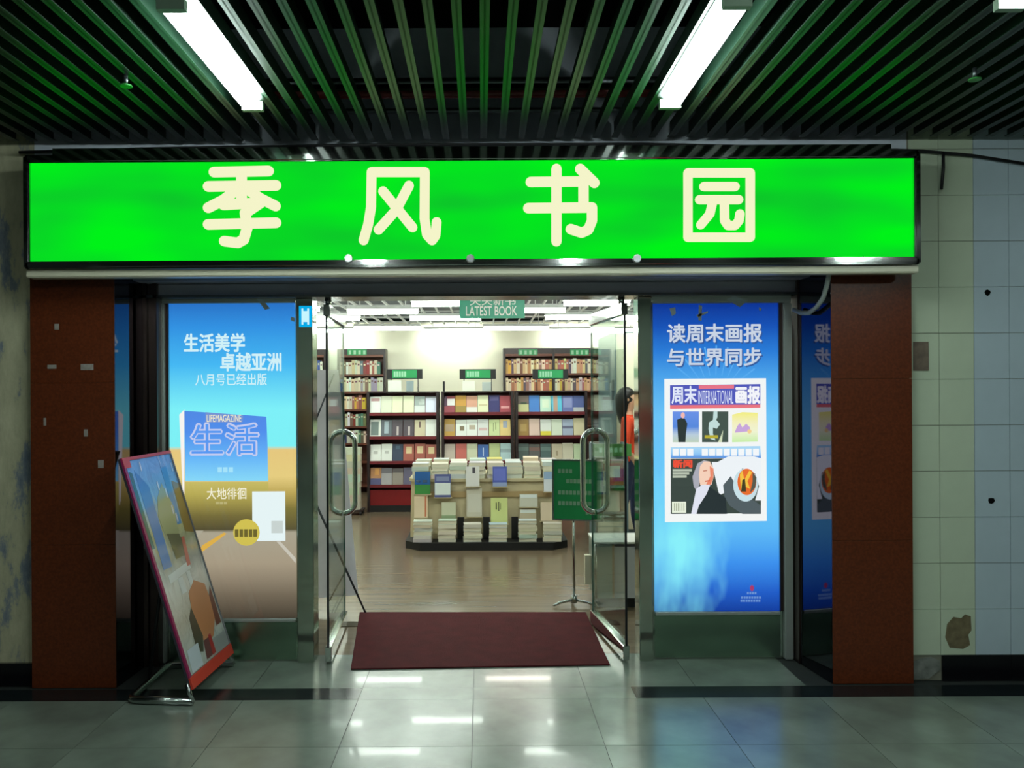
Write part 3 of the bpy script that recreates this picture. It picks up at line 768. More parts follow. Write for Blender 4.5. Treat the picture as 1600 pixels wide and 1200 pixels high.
M_PURP = mat('magenta_frame_edge', (150, 30, 84), 0.35)
bquad('back_board', 0.0, 1.0, 0.0, 1.0, 0, mat('dark_backing_board', (52, 50, 60), 0.6), 0.012)
def print_mat():
    m, n, l = nt('film_wrapped_print')
    b = n['Principled BSDF']
    b.inputs['Roughness'].default_value = 0.22; b.inputs['Coat Weight'].default_value = 0.6
    tc = n.new('ShaderNodeTexCoord'); sp = n.new('ShaderNodeSeparateXYZ'); l.new(tc.outputs['Generated'], sp.inputs[0])
    nz = n.new('ShaderNodeTexNoise'); nz.inputs['Scale'].default_value = 3.5; l.new(tc.outputs['Generated'], nz.inputs['Vector'])
    ad = n.new('ShaderNodeMath'); ad.operation = 'MULTIPLY_ADD'; ad.inputs[1].default_value = 0.12
    l.new(nz.outputs[0], ad.inputs[0]); l.new(sp.outputs['Z'], ad.inputs[2])
    cr = n.new('ShaderNodeValToRGB'); el = cr.color_ramp.elements
    st_ = [(0.0, (176, 184, 178)), (0.14, (190, 194, 186)), (0.3, (196, 186, 168)), (0.45, (216, 214, 206)), (0.55, (150, 156, 150)), (0.72, (190, 186, 140)), (0.85, (132, 170, 212)), (1.0, (120, 168, 226))]
    el[0].position, el[0].color = st_[0][0], (*lin(st_[0][1]), 1)
    el[1].position, el[1].color = st_[-1][0], (*lin(st_[-1][1]), 1)
    for p_, c_ in st_[1:-1]:
        e = el.new(p_); e.color = (*lin(c_), 1)
    l.new(ad.outputs[0], cr.inputs[0]); l.new(cr.outputs[0], b.inputs['Base Color'])
    n2 = n.new('ShaderNodeTexNoise'); n2.inputs['Scale'].default_value = 5; n2.inputs['Distortion'].default_value = 1.5
    l.new(tc.outputs['Generated'], n2.inputs['Vector'])
    bpn = n.new('ShaderNodeBump'); bpn.inputs['Strength'].default_value = 0.35; bpn.inputs['Distance'].default_value = 0.03
    l.new(n2.outputs[0], bpn.inputs['Height']); l.new(bpn.outputs[0], b.inputs['Normal']); l.new(bpn.outputs[0], b.inputs['Coat Normal'])
    return m
bquad('poster_sheet', 0.07, 0.985, 0.05, 0.985, 0.0125, print_mat(), 0.001)
bquad('frame_bottom', 0.0, 1.0, 0.0, 0.048, 0.0125, M_REDF, 0.010)
bquad('frame_side', 0.0, 0.035, 0.049, 1.0, 0.0125, M_PURP, 0.010)
bquad('frame_corner', 0.0, 0.12, 0.955, 1.0, 0.023, M_REDF, 0.002)
bquad('frame_top', 0.121, 1.0, 0.986, 1.0, 0.0125, M_REDF, 0.008)
bquad('frame_side', 0.986, 1.0, 0.049, 0.985, 0.0125, mat('grey_frame_edge', (120, 118, 122), 0.35), 0.008)
G = lambda rgb: mat('film_print_%d_%d_%d' % rgb, rgb, 0.3, coat=0.5)
bpoly('printed_band', ((0.07, 0.60), (0.12, 0.60), (0.13, 0.93), (0.08, 0.94)), 0.014, G((30, 96, 84)))
bpoly('printed_band', ((0.16, 0.50), (0.33, 0.50), (0.36, 0.86), (0.18, 0.94)), 0.014, G((70, 128, 200)))
bpoly('printed_band', ((0.68, 0.66), (0.78, 0.66), (0.82, 0.93), (0.70, 0.93)), 0.014, G((62, 140, 206)))
bpoly('printed_tree', ((0.38, 0.64), (0.66, 0.62), (0.72, 0.74), (0.62, 0.86), (0.45, 0.80), (0.36, 0.72)), 0.0142, G((166, 168, 128)))
bpoly('printed_hill', ((0.45, 0.52), (0.72, 0.52), (0.66, 0.62), (0.42, 0.64)), 0.0142, G((96, 100, 80)))
bpoly('printed_block', ((0.80, 0.62), (0.98, 0.60), (0.98, 0.84), (0.84, 0.86)), 0.0142, G((146, 116, 62)))
for q in (((0.20, 0.435), (0.68, 0.455), (0.68, 0.49), (0.20, 0.47)), ((0.36, 0.37), (0.46, 0.37), (0.46, 0.44), (0.36, 0.44)), ((0.56, 0.36), (0.64, 0.36), (0.64, 0.45), (0.56, 0.45))):
    bpoly('printed_white_letter', q, 0.0144, G((214, 218, 216)))
bpoly('printed_stripe', ((0.62, 0.47), (0.70, 0.47), (0.74, 0.60), (0.68, 0.60)), 0.0146, G((196, 96, 84)))
bpoly('printed_face', ((0.40, 0.20), (0.52, 0.12), (0.72, 0.13), (0.90, 0.22), (0.86, 0.36), (0.66, 0.40), (0.48, 0.36)), 0.0146, G((196, 128, 80)))
bpoly('printed_hair', ((0.30, 0.12), (0.42, 0.10), (0.50, 0.16), (0.44, 0.30), (0.34, 0.26)), 0.0148, G((70, 66, 46)))
bpoly('printed_hair', ((0.84, 0.16), (0.96, 0.16), (0.96, 0.34), (0.88, 0.30)), 0.0148, G((112, 58, 44)))
bpoly('printed_shirt', ((0.44, 0.06), (0.66, 0.06), (0.64, 0.14), (0.48, 0.14)), 0.0148, G((112, 60, 60)))
bpoly('printed_collar', ((0.58, 0.06), (0.66, 0.06), (0.66, 0.15), (0.60, 0.15)), 0.0150, G((178, 40, 40)))
bpoly('printed_white_block', ((0.10, 0.055), (0.34, 0.055), (0.36, 0.15), (0.12, 0.15)), 0.0150, G((196, 204, 212)))
bpoly('printed_footer', ((0.66, 0.055), (0.97, 0.055), (0.97, 0.12), (0.66, 0.12)), 0.0150, G((150, 152, 150)))
for k, (u, v) in enumerate(((0.52, 0.83), (0.64, 0.79), (0.66, 0.71), (0.70, 0.67), (0.92, 0.90), (0.3, 0.93))):
    bpoly('film_crease', ((u, v), (u + 0.025, v + 0.004), (u + 0.03, v + 0.045), (u + 0.006, v + 0.04)), 0.0152, mat('creased_clear_film', (226, 226, 240), 0.12, coat=1.0))
M_TUBEC = mat('worn_chrome_tube', (170, 175, 172), 0.2, 1.0)
dn = (BL - TL).normalized()
for q, nm in ((BL, 'front'), (BR, 'rear')):
    f = q + dn * ((q.z - 0.014) / abs(dn.z))
    obj('leg', tube(B(), [q - dn * 0.04 - bn * 0.004, f], 0.013, 10), M_TUBEC, ps)
fl, frr = BL + dn * ((BL.z - 0.014) / abs(dn.z)), BR + dn * ((BR.z - 0.014) / abs(dn.z))
obj('base_tube', tube(B(), [fl + Vector((0, 0, 0.006)), (-1.79, 4.455, 0.0205), (-1.815, 4.47, 0.0205), (-1.825, 4.50, 0.0205), (-1.825, 4.98, 0.0205), (-1.80, 5.02, 0.0205), frr + Vector((0, 0, 0.006))], 0.020, 10), M_TUBEC, ps)
obj('back_strut', tube(B(), [(-1.835, 4.75, 0.02), bp(0.5, 0.62, -0.014)], 0.010, 8), M_BLACK, ps)
obj('cross_bar', tube(B(), [bp(0.06, 0.62, -0.013), bp(0.94, 0.62, -0.013)], 0.011, 8), M_TUBEC, ps)

#SHOP
# ------------------------------------------------------------------ shop shell
for nm, a, lb in (('wall_shop_back', (SHOP_L, SHOP_R, SHOP_BACK, SHOP_BACK + 0.1, 0, SHOP_H), 'cream white back wall of the bookshop above the bookcases'),
                  ('wall_shop_left', (SHOP_L - 0.1, SHOP_L, 5.28, SHOP_BACK + 0.1, 0, SHOP_H), 'white left side wall inside the bookshop'),
                  ('wall_shop_right', (SHOP_R, SHOP_R + 0.1, 5.28, SHOP_BACK + 0.1, 0, SHOP_H), 'white right side wall inside the bookshop')):
    tag(obj(nm, box(*a), M_WALLW), lb, 'wall', kind='structure')
cs_ = empty('ceiling_shop', (0, 9.7, 2.7), 'dark shop ceiling with an open white metal grid', 'ceiling', kind='structure')
obj('ceiling_slab', box(SHOP_L, SHOP_R, 5.28, SHOP_BACK, 2.80, 2.86), mat('dark_grey_ceiling', (92, 98, 104), 0.8), cs_)
gb = B(); bx(gb, -0.009, 0.009, -4.4, 4.4, 0, 0.03); bmesh.ops.recalc_face_normals(gb, faces=gb.faces)
gm = bpy.data.meshes.new('grid_bar'); gb.to_mesh(gm); gb.free(); gm.materials.append(M_CEILW)
for i in range(-16, 19):
    put('grid_bar', gm, (0.2 * i, 9.75, 2.705), cs_)
for j in range(10):
    obj('cross_bar', box(SHOP_L, SHOP_R, 6.0 + 0.9 * j, 6.016 + 0.9 * j, 2.736, 2.756), M_CEILW, cs_)

def strip_light(x0, x1, y, z, label, warm=False):
    r = empty('strip_light', ((x0 + x1) / 2, y, z - 0.045), label, 'lamp', 'ceiling strip lights inside the shop')
    h = B(); prism(h, [(x0, y - 0.055, z + 0.012), (x0, y - 0.03, z + 0.05), (x0, y + 0.03, z + 0.05), (x0, y + 0.055, z + 0.012)], (x1 - x0, 0, 0))
    obj('housing', h, M_WHITE, r)
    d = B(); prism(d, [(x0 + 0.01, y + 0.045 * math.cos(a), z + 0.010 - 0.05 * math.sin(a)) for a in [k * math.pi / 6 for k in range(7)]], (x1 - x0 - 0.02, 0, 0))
    obj('tube_bloom', d, M_STRIPW if warm else M_STRIP, r)  # tube drawn thick, its bloom put into the shape
    for xx in (x0 + 0.15, x1 - 0.15):
        obj('hanger', tube(B(), [(xx, y, z + 0.05), (xx, y, 2.80)], 0.005, 6), M_CEILW, r)
def by_px(x0, x1, y, D, lb, warm=False):
    if D < 13.5: D *= 0.938
    a, b = P(x0, y, D), P(x1, y, D)
    strip_light(a.x, b.x, D, a.z, lb, warm)
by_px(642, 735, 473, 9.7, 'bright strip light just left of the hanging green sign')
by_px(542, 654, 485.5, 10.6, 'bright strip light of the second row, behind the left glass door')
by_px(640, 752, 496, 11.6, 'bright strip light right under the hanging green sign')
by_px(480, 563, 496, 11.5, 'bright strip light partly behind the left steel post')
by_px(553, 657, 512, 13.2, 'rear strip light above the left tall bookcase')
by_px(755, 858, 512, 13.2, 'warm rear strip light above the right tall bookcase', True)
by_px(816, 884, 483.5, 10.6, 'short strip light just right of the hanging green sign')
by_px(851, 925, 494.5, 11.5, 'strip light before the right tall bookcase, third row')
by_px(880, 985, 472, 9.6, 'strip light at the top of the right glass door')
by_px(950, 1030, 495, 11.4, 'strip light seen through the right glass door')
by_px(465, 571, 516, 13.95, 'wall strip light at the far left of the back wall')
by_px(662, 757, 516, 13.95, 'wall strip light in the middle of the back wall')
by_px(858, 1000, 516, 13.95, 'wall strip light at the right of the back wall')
for i, (x, y) in enumerate(((-2.2, 6.6), (-0.5, 6.6), (1.2, 6.6), (-1.4, 7.7), (0.4, 7.7), (2.0, 7.7), (-2.2, 8.8), (2.0, 8.8), (-2.4, 10.2), (2.6, 10.6), (2.6, 12.4), (-2.6, 12.4))):  # unseen strips added to light the table and floor
    strip_light(x - 0.5, x + 0.5, y, 2.6, 'added strip light out of view in the shop, %s of twelve' % ORD[i])

# hanging sign
hs = empty('hanging_sign', P(769, 497, 9.0), 'teal hanging sign with white Chinese and English lettering under the ceiling', 'sign')
obj('panel', pxbox(718, 458, 820, 497, 9.0, 0.02), M_TEAL, hs)
lettering('lettering', '天天新书', (734, 464, 806, 477), 8.998, M_WHITE, hs, 0.01)
lettering('lettering', 'LATEST BOOK', (728, 478.5, 808, 493), 8.998, M_WHITE, hs, 0.01)
for px in (735, 803):
    c = P(px, 458, 9.01); obj('cord', tube(B(), [c, (c.x, c.y, 2.80)], 0.004, 6), M_CEILW, hs)

# ------------------------------------------------------------------ books
def book_mesh(w, d, h, rgb, spine_front):
    """lying or standing book block: covers, spine and a recessed page block"""
    bm = B()
    t = min(0.003, h * 0.12)
    bx(bm, -w / 2, w / 2, -d / 2, d / 2, 0, t)
    bx(bm, -w / 2, w / 2, -d / 2, d / 2, h - t, h)
    if spine_front: bx(bm, -w / 2, w / 2, -d / 2, -d / 2 + 0.004, t, h - t)
    bx(bm, -w / 2 + 0.003, w / 2 - 0.003, -d / 2 + (0.004 if spine_front else 0.003), d / 2 - 0.003, t, h - t, 1)
    bmesh.ops.recalc_face_normals(bm, faces=bm.faces)
    me = bpy.data.meshes.new('book'); bm.to_mesh(me); bm.free()
    me.materials.append(col(rgb)); me.materials.append(M_PAGES)
    return me

def vary(c, k=10): return tuple(max(0, min(255, int(v + random.uniform(-k, k)))) for v in c)

def face_book(c, w, h, rgb, tilt, label, group, pics=(), yaw=0.0):
    """book standing cover outwards; c = middle of its foot; pics = (u0, v0, u1, v1, rgb) printed fields"""
    th = 0.02
    ct, st_ = math.cos(tilt), math.sin(tilt)
    def q(u, v, t): return Vector((c[0] + u * math.cos(yaw), c[1] + u * math.sin(yaw) + v * st_ + t * ct, c[2] + v * ct - t * st_))
    def plate(u0, u1, v0, v1, t0, t1, bm, mi=0):
        prism(bm, [q(u0, v0, t0), q(u1, v0, t0), q(u1, v1, t0), q(u0, v1, t0)], q(0, 0, t1) - q(0, 0, t0), mi)
    bm = B()
    plate(-w / 2, w / 2, 0, h, 0, 0.0018, bm)
    plate(-w / 2, w / 2, 0, h, th - 0.0018, th, bm)
    plate(-w / 2, -w / 2 + 0.003, 0, h, 0.0018, th - 0.0018, bm)
    plate(-w / 2 + 0.003, w / 2 - 0.003, 0.003, h - 0.003, 0.0018, th - 0.0018, bm, 1)
    o = obj('book', bm, [col(rgb), M_PAGES])
    tag(o, label, 'book', group)
    for (u0, v0, u1, v1, c2) in pics:
        b2 = B(); plate(-w / 2 + u0 * w, -w / 2 + u1 * w, v0 * h, v1 * h, -0.0008, -0.0001, b2)
        obj('cover_print', b2, col(c2), o)
    return o

# low display racks
BAYS = [('rack behind the left glass door', (-2.84, -1.905)), ('left display rack', (-1.53, -0.57)), ('middle display rack', (-0.535, 0.43)), ('right display rack', (0.455, 1.415))]
ROWZ = [1.316, 1.0, 0.67, 0.354]
DF = 11.55
WH = (236, 238, 232)
ROWS = {
 1: [[(WH, [(0.1, .72, .9, .9, (190, 150, 150))]), ((226, 228, 206), []), ((232, 236, 200), []), ((232, 236, 200), []), ((224, 228, 226), [(.0, .45, 1, 1, (160, 172, 168)), (.45, .5, .95, .85, (206, 216, 210))]), ((226, 230, 248), [(.0, .9, 1, 1, (150, 150, 158))])],
     [((228, 230, 224), [(.08, .1, .8, .88, (112, 128, 124))]), ((96, 102, 110), [(.3, .2, .7, .9, (160, 176, 186))]), ((78, 66, 76), [(.42, .1, .62, .6, (190, 176, 176))]), ((78, 66, 76), [(.42, .1, .62, .6, (190, 176, 176))]), ((212, 200, 168), [(.4, .55, .6, .9, (120, 96, 88))]), (WH, [])],
     [(WH, [(.3, .45, .7, .62, (190, 190, 184))]), (WH, [(.3, .45, .7, .62, (190, 190, 184))]), ((38, 56, 82), [(.3, .7, .7, .9, (70, 96, 120))])] + [((166, 84, 68), [(.25, .45, .8, .85, (222, 196, 150))])] * 3,
     [((190, 132, 84), [(0, 0, 1, .4, (84, 84, 130)), (.4, .6, .8, .95, (226, 160, 80))]), ((166, 162, 164), [(0, .7, 1, 1, (120, 116, 124))]), ((146, 136, 126), [(0, .75, 1, 1, (100, 90, 92))]), ((96, 90, 118), [])]],
 2: [[((150, 62, 74), [(.3, .45, 1, .85, (228, 224, 224)), (0, .4, .25, 1, (90, 60, 84))]), ((206, 152, 62), [(0, .0, 1, .4, (160, 134, 62))]), ((222, 164, 138), [(0, 0, 1, .35, (234, 228, 222))]), ((236, 236, 198), [(.1, .4, .9, .5, (214, 206, 160))]), ((50, 46, 108), [(.1, .7, .9, .9, (90, 84, 140))]), ((168, 62, 74), [(.1, .25, .9, .4, (220, 150, 150))])],
     [((196, 152, 62), [(.1, .3, .9, .7, (176, 150, 120))]), (WH, [(.4, .35, .8, .62, (130, 116, 90))]), (WH, [(.25, .42, .8, .68, (190, 176, 156))]), ((228, 228, 226), [(.1, .35, .9, .5, (220, 184, 184))]), ((216, 226, 168), [(.4, .3, .46, .8, (120, 130, 80)), (.6, .4, .66, .85, (120, 130, 80))]), ((236, 206, 134), [(.3, .5, .7, .9, (166, 172, 190))])],
     [((202, 186, 172), []), ((198, 96, 86), []), ((208, 208, 178), []), ((46, 96, 172), [(.45, .3, .55, .8, (180, 200, 225))]), ((192, 202, 142), []), ((178, 204, 208), [(0, .5, 1, .7, (150, 170, 176))])], []],
 3: [[((204, 200, 144), [(0, .5, 1, 1, (120, 100, 90)), (.25, .5, .8, .62, (60, 100, 70))]), ((60, 126, 206), []), ((202, 232, 212), [(.2, .3, .8, .8, (226, 240, 214))]), ((92, 192, 222), [(.2, 0, .6, 1, (196, 160, 138))]), ((108, 118, 182), [(.1, .3, .9, .9, (140, 146, 196))]), ((78, 92, 152), [(0, 0, 1, .3, (190, 192, 196))])],
     [((166, 126, 56), [(.2, .3, .8, .7, (186, 150, 80))]), ((232, 198, 184), []), ((232, 232, 226), [(0, 0, 1, .3, (236, 216, 60))]), ((226, 232, 212), []), ((172, 182, 206), [(0, .45, 1, .6, (110, 110, 140))]), ((226, 212, 174), [])],
     [((70, 86, 82), [(0, .6, 1, .8, (90, 110, 104))]), ((86, 82, 80), [(0, .6, 1, .8, (120, 84, 76))]), ((70, 96, 94), [(0, .6, 1, .8, (96, 120, 116))]), ((208, 192, 164), [(.4, .3, .6, .6, (170, 150, 120))]), ((216, 206, 182), []), ((202, 218, 178), [])], []],
 0: [[None] * 4 + [((150, 170, 170), []), ((226, 236, 232), [(.0, .45, .9, .95, (150, 172, 168))])], [None] * 4 + [((216, 224, 214), []), ((214, 220, 200), [])], [], []],
}
ROWN = ['top row', 'second row', 'third row', 'fourth row']
for bi, (bn_, (x0, x1)) in enumerate(BAYS):
    r = empty('display_rack', ((x0 + x1) / 2, DF + 0.2, 0), {0: 'low dark book rack partly hidden behind the left glass door', 1: 'low dark display rack with red base panel, left of the three', 2: 'low dark display rack in the middle, behind the book table', 3: 'low dark display rack on the right, behind the green notice'}[bi], 'bookshelf', 'low racks showing books cover outwards')
    for xx in (x0, x1 - 0.034):
        obj('upright', box(xx, xx + 0.034, DF - 0.02, DF + 0.42, 0, 1.605), M_SHELF, r)
    xi0, xi1 = x0 + 0.035, x1 - 0.035
    obj('back_panel', box(xi0, xi1, DF + 0.36, DF + 0.38, 0.1, 1.59), M_MAROON, r)
    obj('top_board', box(xi0, xi1, DF - 0.02, DF + 0.38, 1.591, 1.605), M_SHELF, r)
    for z in ROWZ:
        sh = obj('shelf', box(xi0, xi1, DF, DF + 0.355, z - 0.028, z - 0.006), M_SHELF, r)
        obj('shelf_lip', box(xi0, xi1, DF - 0.016, DF - 0.001, z - 0.03, z + 0.012), M_MAROON, sh)
    obj('base_panel', box(xi0, xi1, DF + 0.02, DF + 0.04, 0.085, 0.29), M_REDPANEL, r)
    obj('plinth', box(xi0, xi1, DF - 0.01, DF + 0.35, 0.0, 0.084), M_BLACK, r)
    step = (xi1 - xi0) / 6
    for ri, row in enumerate(ROWS[bi]):
        for k, it in enumerate(row):
            if it is None: continue
            rgb, pics = it
            cx = xi0 + step * (k + 0.5) + random.uniform(-0.002, 0.002)
            face_book((cx, DF + 0.004, ROWZ[ri] + 0.001), step * 0.955, random.uniform(0.226, 0.243), rgb, math.radians(14),
                      '%s book cover, %s from left, %s of %s' % (cname(rgb), ORD[k], ROWN[ri], bn_), 'books shown cover outwards on the low racks', pics)
# sign holders on top of the racks
def rack_sign(x0, y0, x1, y1, lb, extra):
    D = DF + 0.05
    a, b = P(x0, y0, D), P(x1, y1, D)
    r = empty('shelf_sign', ((a.x + b.x) / 2, D, 1.605), lb, 'sign', 'green topic signs on the low racks')
    obj('holder', box(a.x, b.x, D, D + 0.015, b.z, a.z), M_BLACK, r)
    w_ = b.x - a.x
    obj('green_card', box(a.x + w_ * 0.16, b.x - w_ * 0.15, D - 0.002, D - 0.0003, b.z + 0.012, a.z - 0.01), M_GREEN, r)
    for k in range(5):
        xx = a.x + w_ * (0.2 + 0.072 * k)
        obj('glyph_block', box(xx, xx + w_ * 0.055, D - 0.0035, D - 0.0022, b.z + 0.03, a.z - 0.03), mat('pale_green_print', (150, 205, 170), 0.5), r)
    for xx in (a.x + 0.06, b.x - 0.06):
        obj('post', tube(B(), [(xx, D + 0.008, 1.6055), (xx, D + 0.008, b.z)], 0.006, 6), M_BLACK, r)
    for k, (u0, u1, zh, c2, lb2_) in enumerate(extra):
        face_book((a.x + w_ * (u0 + u1) / 2, D - 0.065, 1.6095), w_ * (u1 - u0), zh, c2, math.radians(9), lb2_, 'booklets propped on the low racks')
rack_sign(604, 577, 660, 592, 'black and green topic sign on the left display rack', ((0.05, 0.42, 0.15, (222, 226, 214), 'white booklet propped under the left topic sign'), (0.56, 0.76, 0.14, (130, 146, 150), 'grey booklet propped under the left topic sign')))
rack_sign(718, 577, 775, 592, 'black and green topic sign on the middle display rack', ((0.08, 0.42, 0.14, (228, 228, 214), 'white booklet propped under the middle topic sign'), (0.62, 0.86, 0.12, (168, 176, 172), 'grey booklet propped under the middle topic sign')))
rack_sign(832, 577, 888, 592, 'black and green topic sign on the right display rack', ())
c = P(693, 606, DF)
tag(obj('book_end', box(c.x - 0.012, c.x + 0.012, DF + 0.05, DF + 0.16, 1.6055, 1.74), M_BLACK), 'thin black book end standing between the left and middle racks', 'book end')

# tall bookcases against the back wall
def bookcase(x0, x1, mids, label, cards):
    r = empty('bookcase', ((x0 + x1) / 2, 13.9, 0), label, 'bookcase', 'tall bookcases along the back wall')
    Y0, Y1 = 13.75, 14.05
    for xx in [x0] + mids + [x1 - 0.035]:
        obj('upright', box(xx, xx + 0.035, Y0, Y1, 0, 2.29), M_SHELF, r)
    obj('back_panel', box(x0 + 0.036, x1 - 0.036, Y1, Y1 + 0.015, 0, 2.29), M_REDWOOD, r)
    ed = [x0] + mids + [x1 - 0.035]
    for i in range(len(ed) - 1):
        a, b = ed[i] + 0.036, ed[i + 1] - 0.001
        obj('header', box(a, b, Y0 + 0.004, Y0 + 0.02, 2.20, 2.29), M_SHELF, r)
        obj('top_shelf', box(a, b, Y0 + 0.006, Y1 - 0.001, 2.16, 2.199), M_REDWOOD, r)
        for z in (1.885, 1.612, 1.33, 1.06, 0.79, 0.5, 0.12):
            obj('shelf', box(a, b, Y0 + 0.002, Y1 - 0.001, z - 0.028, z), M_REDWOOD, r)
    for (px0, px1) in cards:
        cd_ = obj('green_card', pxbox(px0, 546, px1, 555, Y0 - 0.004, 0.003), M_GREEN, r)
        n = 4
        for k in range(n):
            xx = px0 + (px1 - px0) * (k + 0.25) / n
            obj('glyph_block', pxbox(xx, 547.5, xx + (px1 - px0) * 0.5 / n, 553.5, Y0 - 0.006, 0.0015), mat('pale_green_print', (150, 205, 170), 0.5), cd_)
    return r
bookcase(-2.905, -2.47, [], 'tall dark bookcase glimpsed at the far left of the shop', ())
bookcase(-2.29, -1.52, [], 'tall dark bookcase left of the white wall', ((543, 573),))
bookcase(0.352, 2.02, [1.135], 'wide tall bookcase of two bays right of the white wall', ((810, 840), (891, 920)))
SP_COOL = [(232, 230, 214), (224, 220, 196), (206, 206, 176), (196, 186, 140), (150, 60, 50), (210, 200, 170), (120, 110, 80), (60, 62, 100), (230, 232, 230), (170, 160, 180), (100, 60, 50), (60, 90, 160), (200, 206, 196), (90, 130, 120), (160, 90, 70), (216, 212, 180)]
SP_WARM = [(238, 226, 196), (232, 214, 178), (226, 200, 150), (222, 190, 140), (200, 150, 90), (226, 210, 180), (190, 120, 90), (214, 176, 70), (120, 80, 70), (200, 190, 196), (230, 214, 160), (170, 110, 100), (236, 226, 206), (96, 84, 100), (206, 160, 120)]
def spines(x0, x1, z, hmin, hmax, pal, where, lean=False):
    x, k = x0 + 0.004, 0
    while True:
        w_ = random.uniform(0.030, 0.058)
        if x + w_ > x1: break
        h_ = random.uniform(hmin, hmax); d_ = random.uniform(0.15, 0.2)
        rgb = vary(random.choice(pal), 12)
        bm = B()
        bx(bm, x, x + w_ - 0.0015, 13.775, 13.78, z + 0.0005, z + h_)
        bx(bm, x, x + 0.002, 13.78, 13.78 + d_, z + 0.0005, z + h_)
        bx(bm, x + w_ - 0.0035, x + w_ - 0.0015, 13.78, 13.78 + d_, z + 0.0005, z + h_)
        bx(bm, x + 0.002, x + w_ - 0.0035, 13.78, 13.78 + d_ - 0.004, z + 0.004, z + h_ - 0.004, 1)
        o = obj('book', bm, [col(rgb), M_PAGES])
        tag(o, '%s book spine, %s from left, %s' % (cname(rgb), ORD[k], where), 'book', 'books standing in the tall bookcases')
        b2 = B(); bx(b2, x + w_ * 0.2, x + w_ * 0.75, 13.7738, 13.7748, z + h_ * 0.68, z + h_ * 0.80)
        obj('spine_label', b2, col(vary((225, 215, 190) if sum(rgb) < 420 else (120, 70, 60), 20)), o)
        x += w_; k += 1
spines(-2.253, -1.556, 1.886, 0.19, 0.235, SP_COOL, 'upper row of left tall bookcase')
spines(-2.253, -1.556, 1.613, 0.19, 0.225, SP_COOL, 'second row of left tall bookcase')
spines(-2.253, -1.80, 1.331, 0.18, 0.225, SP_COOL + SP_WARM, 'third row of left tall bookcase')
spines(-2.253, -1.80, 1.061, 0.18, 0.22, SP_COOL, 'fourth row of left tall bookcase')
spines(-2.253, -1.80, 0.791, 0.18, 0.22, SP_COOL, 'fifth row of left tall bookcase')
spines(-2.70, -2.506, 1.886, 0.19, 0.23, SP_COOL, 'top row of far left bookcase')
spines(0.389, 1.132, 1.886, 0.20, 0.245, SP_WARM, 'upper row of wide bookcase, left bay')
spines(1.172, 1.92, 1.886, 0.20, 0.245, SP_WARM, 'upper row of wide bookcase, right bay')
spines(0.389, 1.132, 1.613, 0.17, 0.215, SP_WARM, 'second row of wide bookcase, left bay')
spines(1.172, 1.92, 1.613, 0.17, 0.215, SP_WARM, 'second row of wide bookcase, right bay')

# paper pile beside the left display rack
px_, py_ = -1.70, 11.35
z = 0.001
pl = empty('paper_trolley', (px_, py_, 0), 'low dark base board under the pale paper bundles by the left rack', 'base')
obj('board', box(px_ - 0.15, px_ + 0.15, py_ - 0.12, py_ + 0.14, 0.05, 0.07), M_SHELF, pl)
for sx_ in (-0.12, 0.12):
    for sy_ in (-0.1, 0.1):
        obj('foot', tube(B(), [(px_ + sx_, py_ + sy_, 0), (px_ + sx_, py_ + sy_, 0.05)], 0.02, 8), M_BLACK, pl)
z = 0.071
for k in range(9):
    h_ = random.uniform(0.075, 0.10)
    me = book_mesh(0.22 + random.uniform(-0.01, 0.01), 0.2, h_, vary((196, 196, 176), 14), True)
    o = put('paper_bundle', me, (px_ + random.uniform(-0.008, 0.008), py_, z), None)
    tag(o, 'pale paper bundle, %s from bottom of tall pile by left rack' % ORD[k], 'paper bundle', 'bundles in the tall pile by the left rack')
    z += h_ + 0.0008

# ------------------------------------------------------------------ octagonal book table
tc_ = (0.045, 9.35)
tab = empty('book_table', (tc_[0], tc_[1], 0), 'beige eight sided book table on a black plinth before the racks', 'table')
def octa(hx, y0, y1, cut, z): 
    x0, x1 = tc_[0] - hx, tc_[0] + hx
    return [(x0 + cut, y0, z), (x1 - cut, y0, z), (x1, y0 + cut, z), (x1, y1 - cut, z), (x1 - cut, y1, z), (x0 + cut, y1, z), (x0, y1 - cut, z), (x0, y0 + cut, z)]
bm = B(); prism(bm, octa(0.83, 8.70, 10.2, 0.16, 0.0), (0, 0, 0.075)); obj('plinth', bm, M_BLACK, tab)
for k in (-0.22, 0.046, 0.34):
    obj('plinth_block', box(k - 0.034, k + 0.034, 8.945, 8.978, 0.0755, 0.30), M_BLACK, tab)
lo, hi = octa(0.80, 8.98, 10.1, 0.12, 0.076), octa(0.79, 9.05, 10.05, 0.10, 0.66)
bm = B()
a = [bm.verts.new(p) for p in lo]; b = [bm.verts.new(p) for p in hi]
bm.faces.new(a[::-1]); bm.faces.new(b)
for i in range(8): bm.faces.new((a[i], a[(i + 1) % 8], b[(i + 1) % 8], b[i]))
obj('body', bm, M_CLOTH, tab)
bm = B(); prism(bm, octa(0.81, 9.02, 10.07, 0.10, 0.661), (0, 0, 0.03)); obj('top_board', bm, M_CLOTH, tab)
obj('tan_rail', box(tc_[0] - 0.68, tc_[0] + 0.68, 9.012, 9.03, 0.50, 0.56), mat('tan_wood_rail', (178, 152, 108), 0.5), tab)  # tan wood rail across the table front
PALE = [(228, 224, 208), (214, 210, 192), (232, 228, 204), (200, 204, 196), (222, 214, 190), (206, 214, 206)]
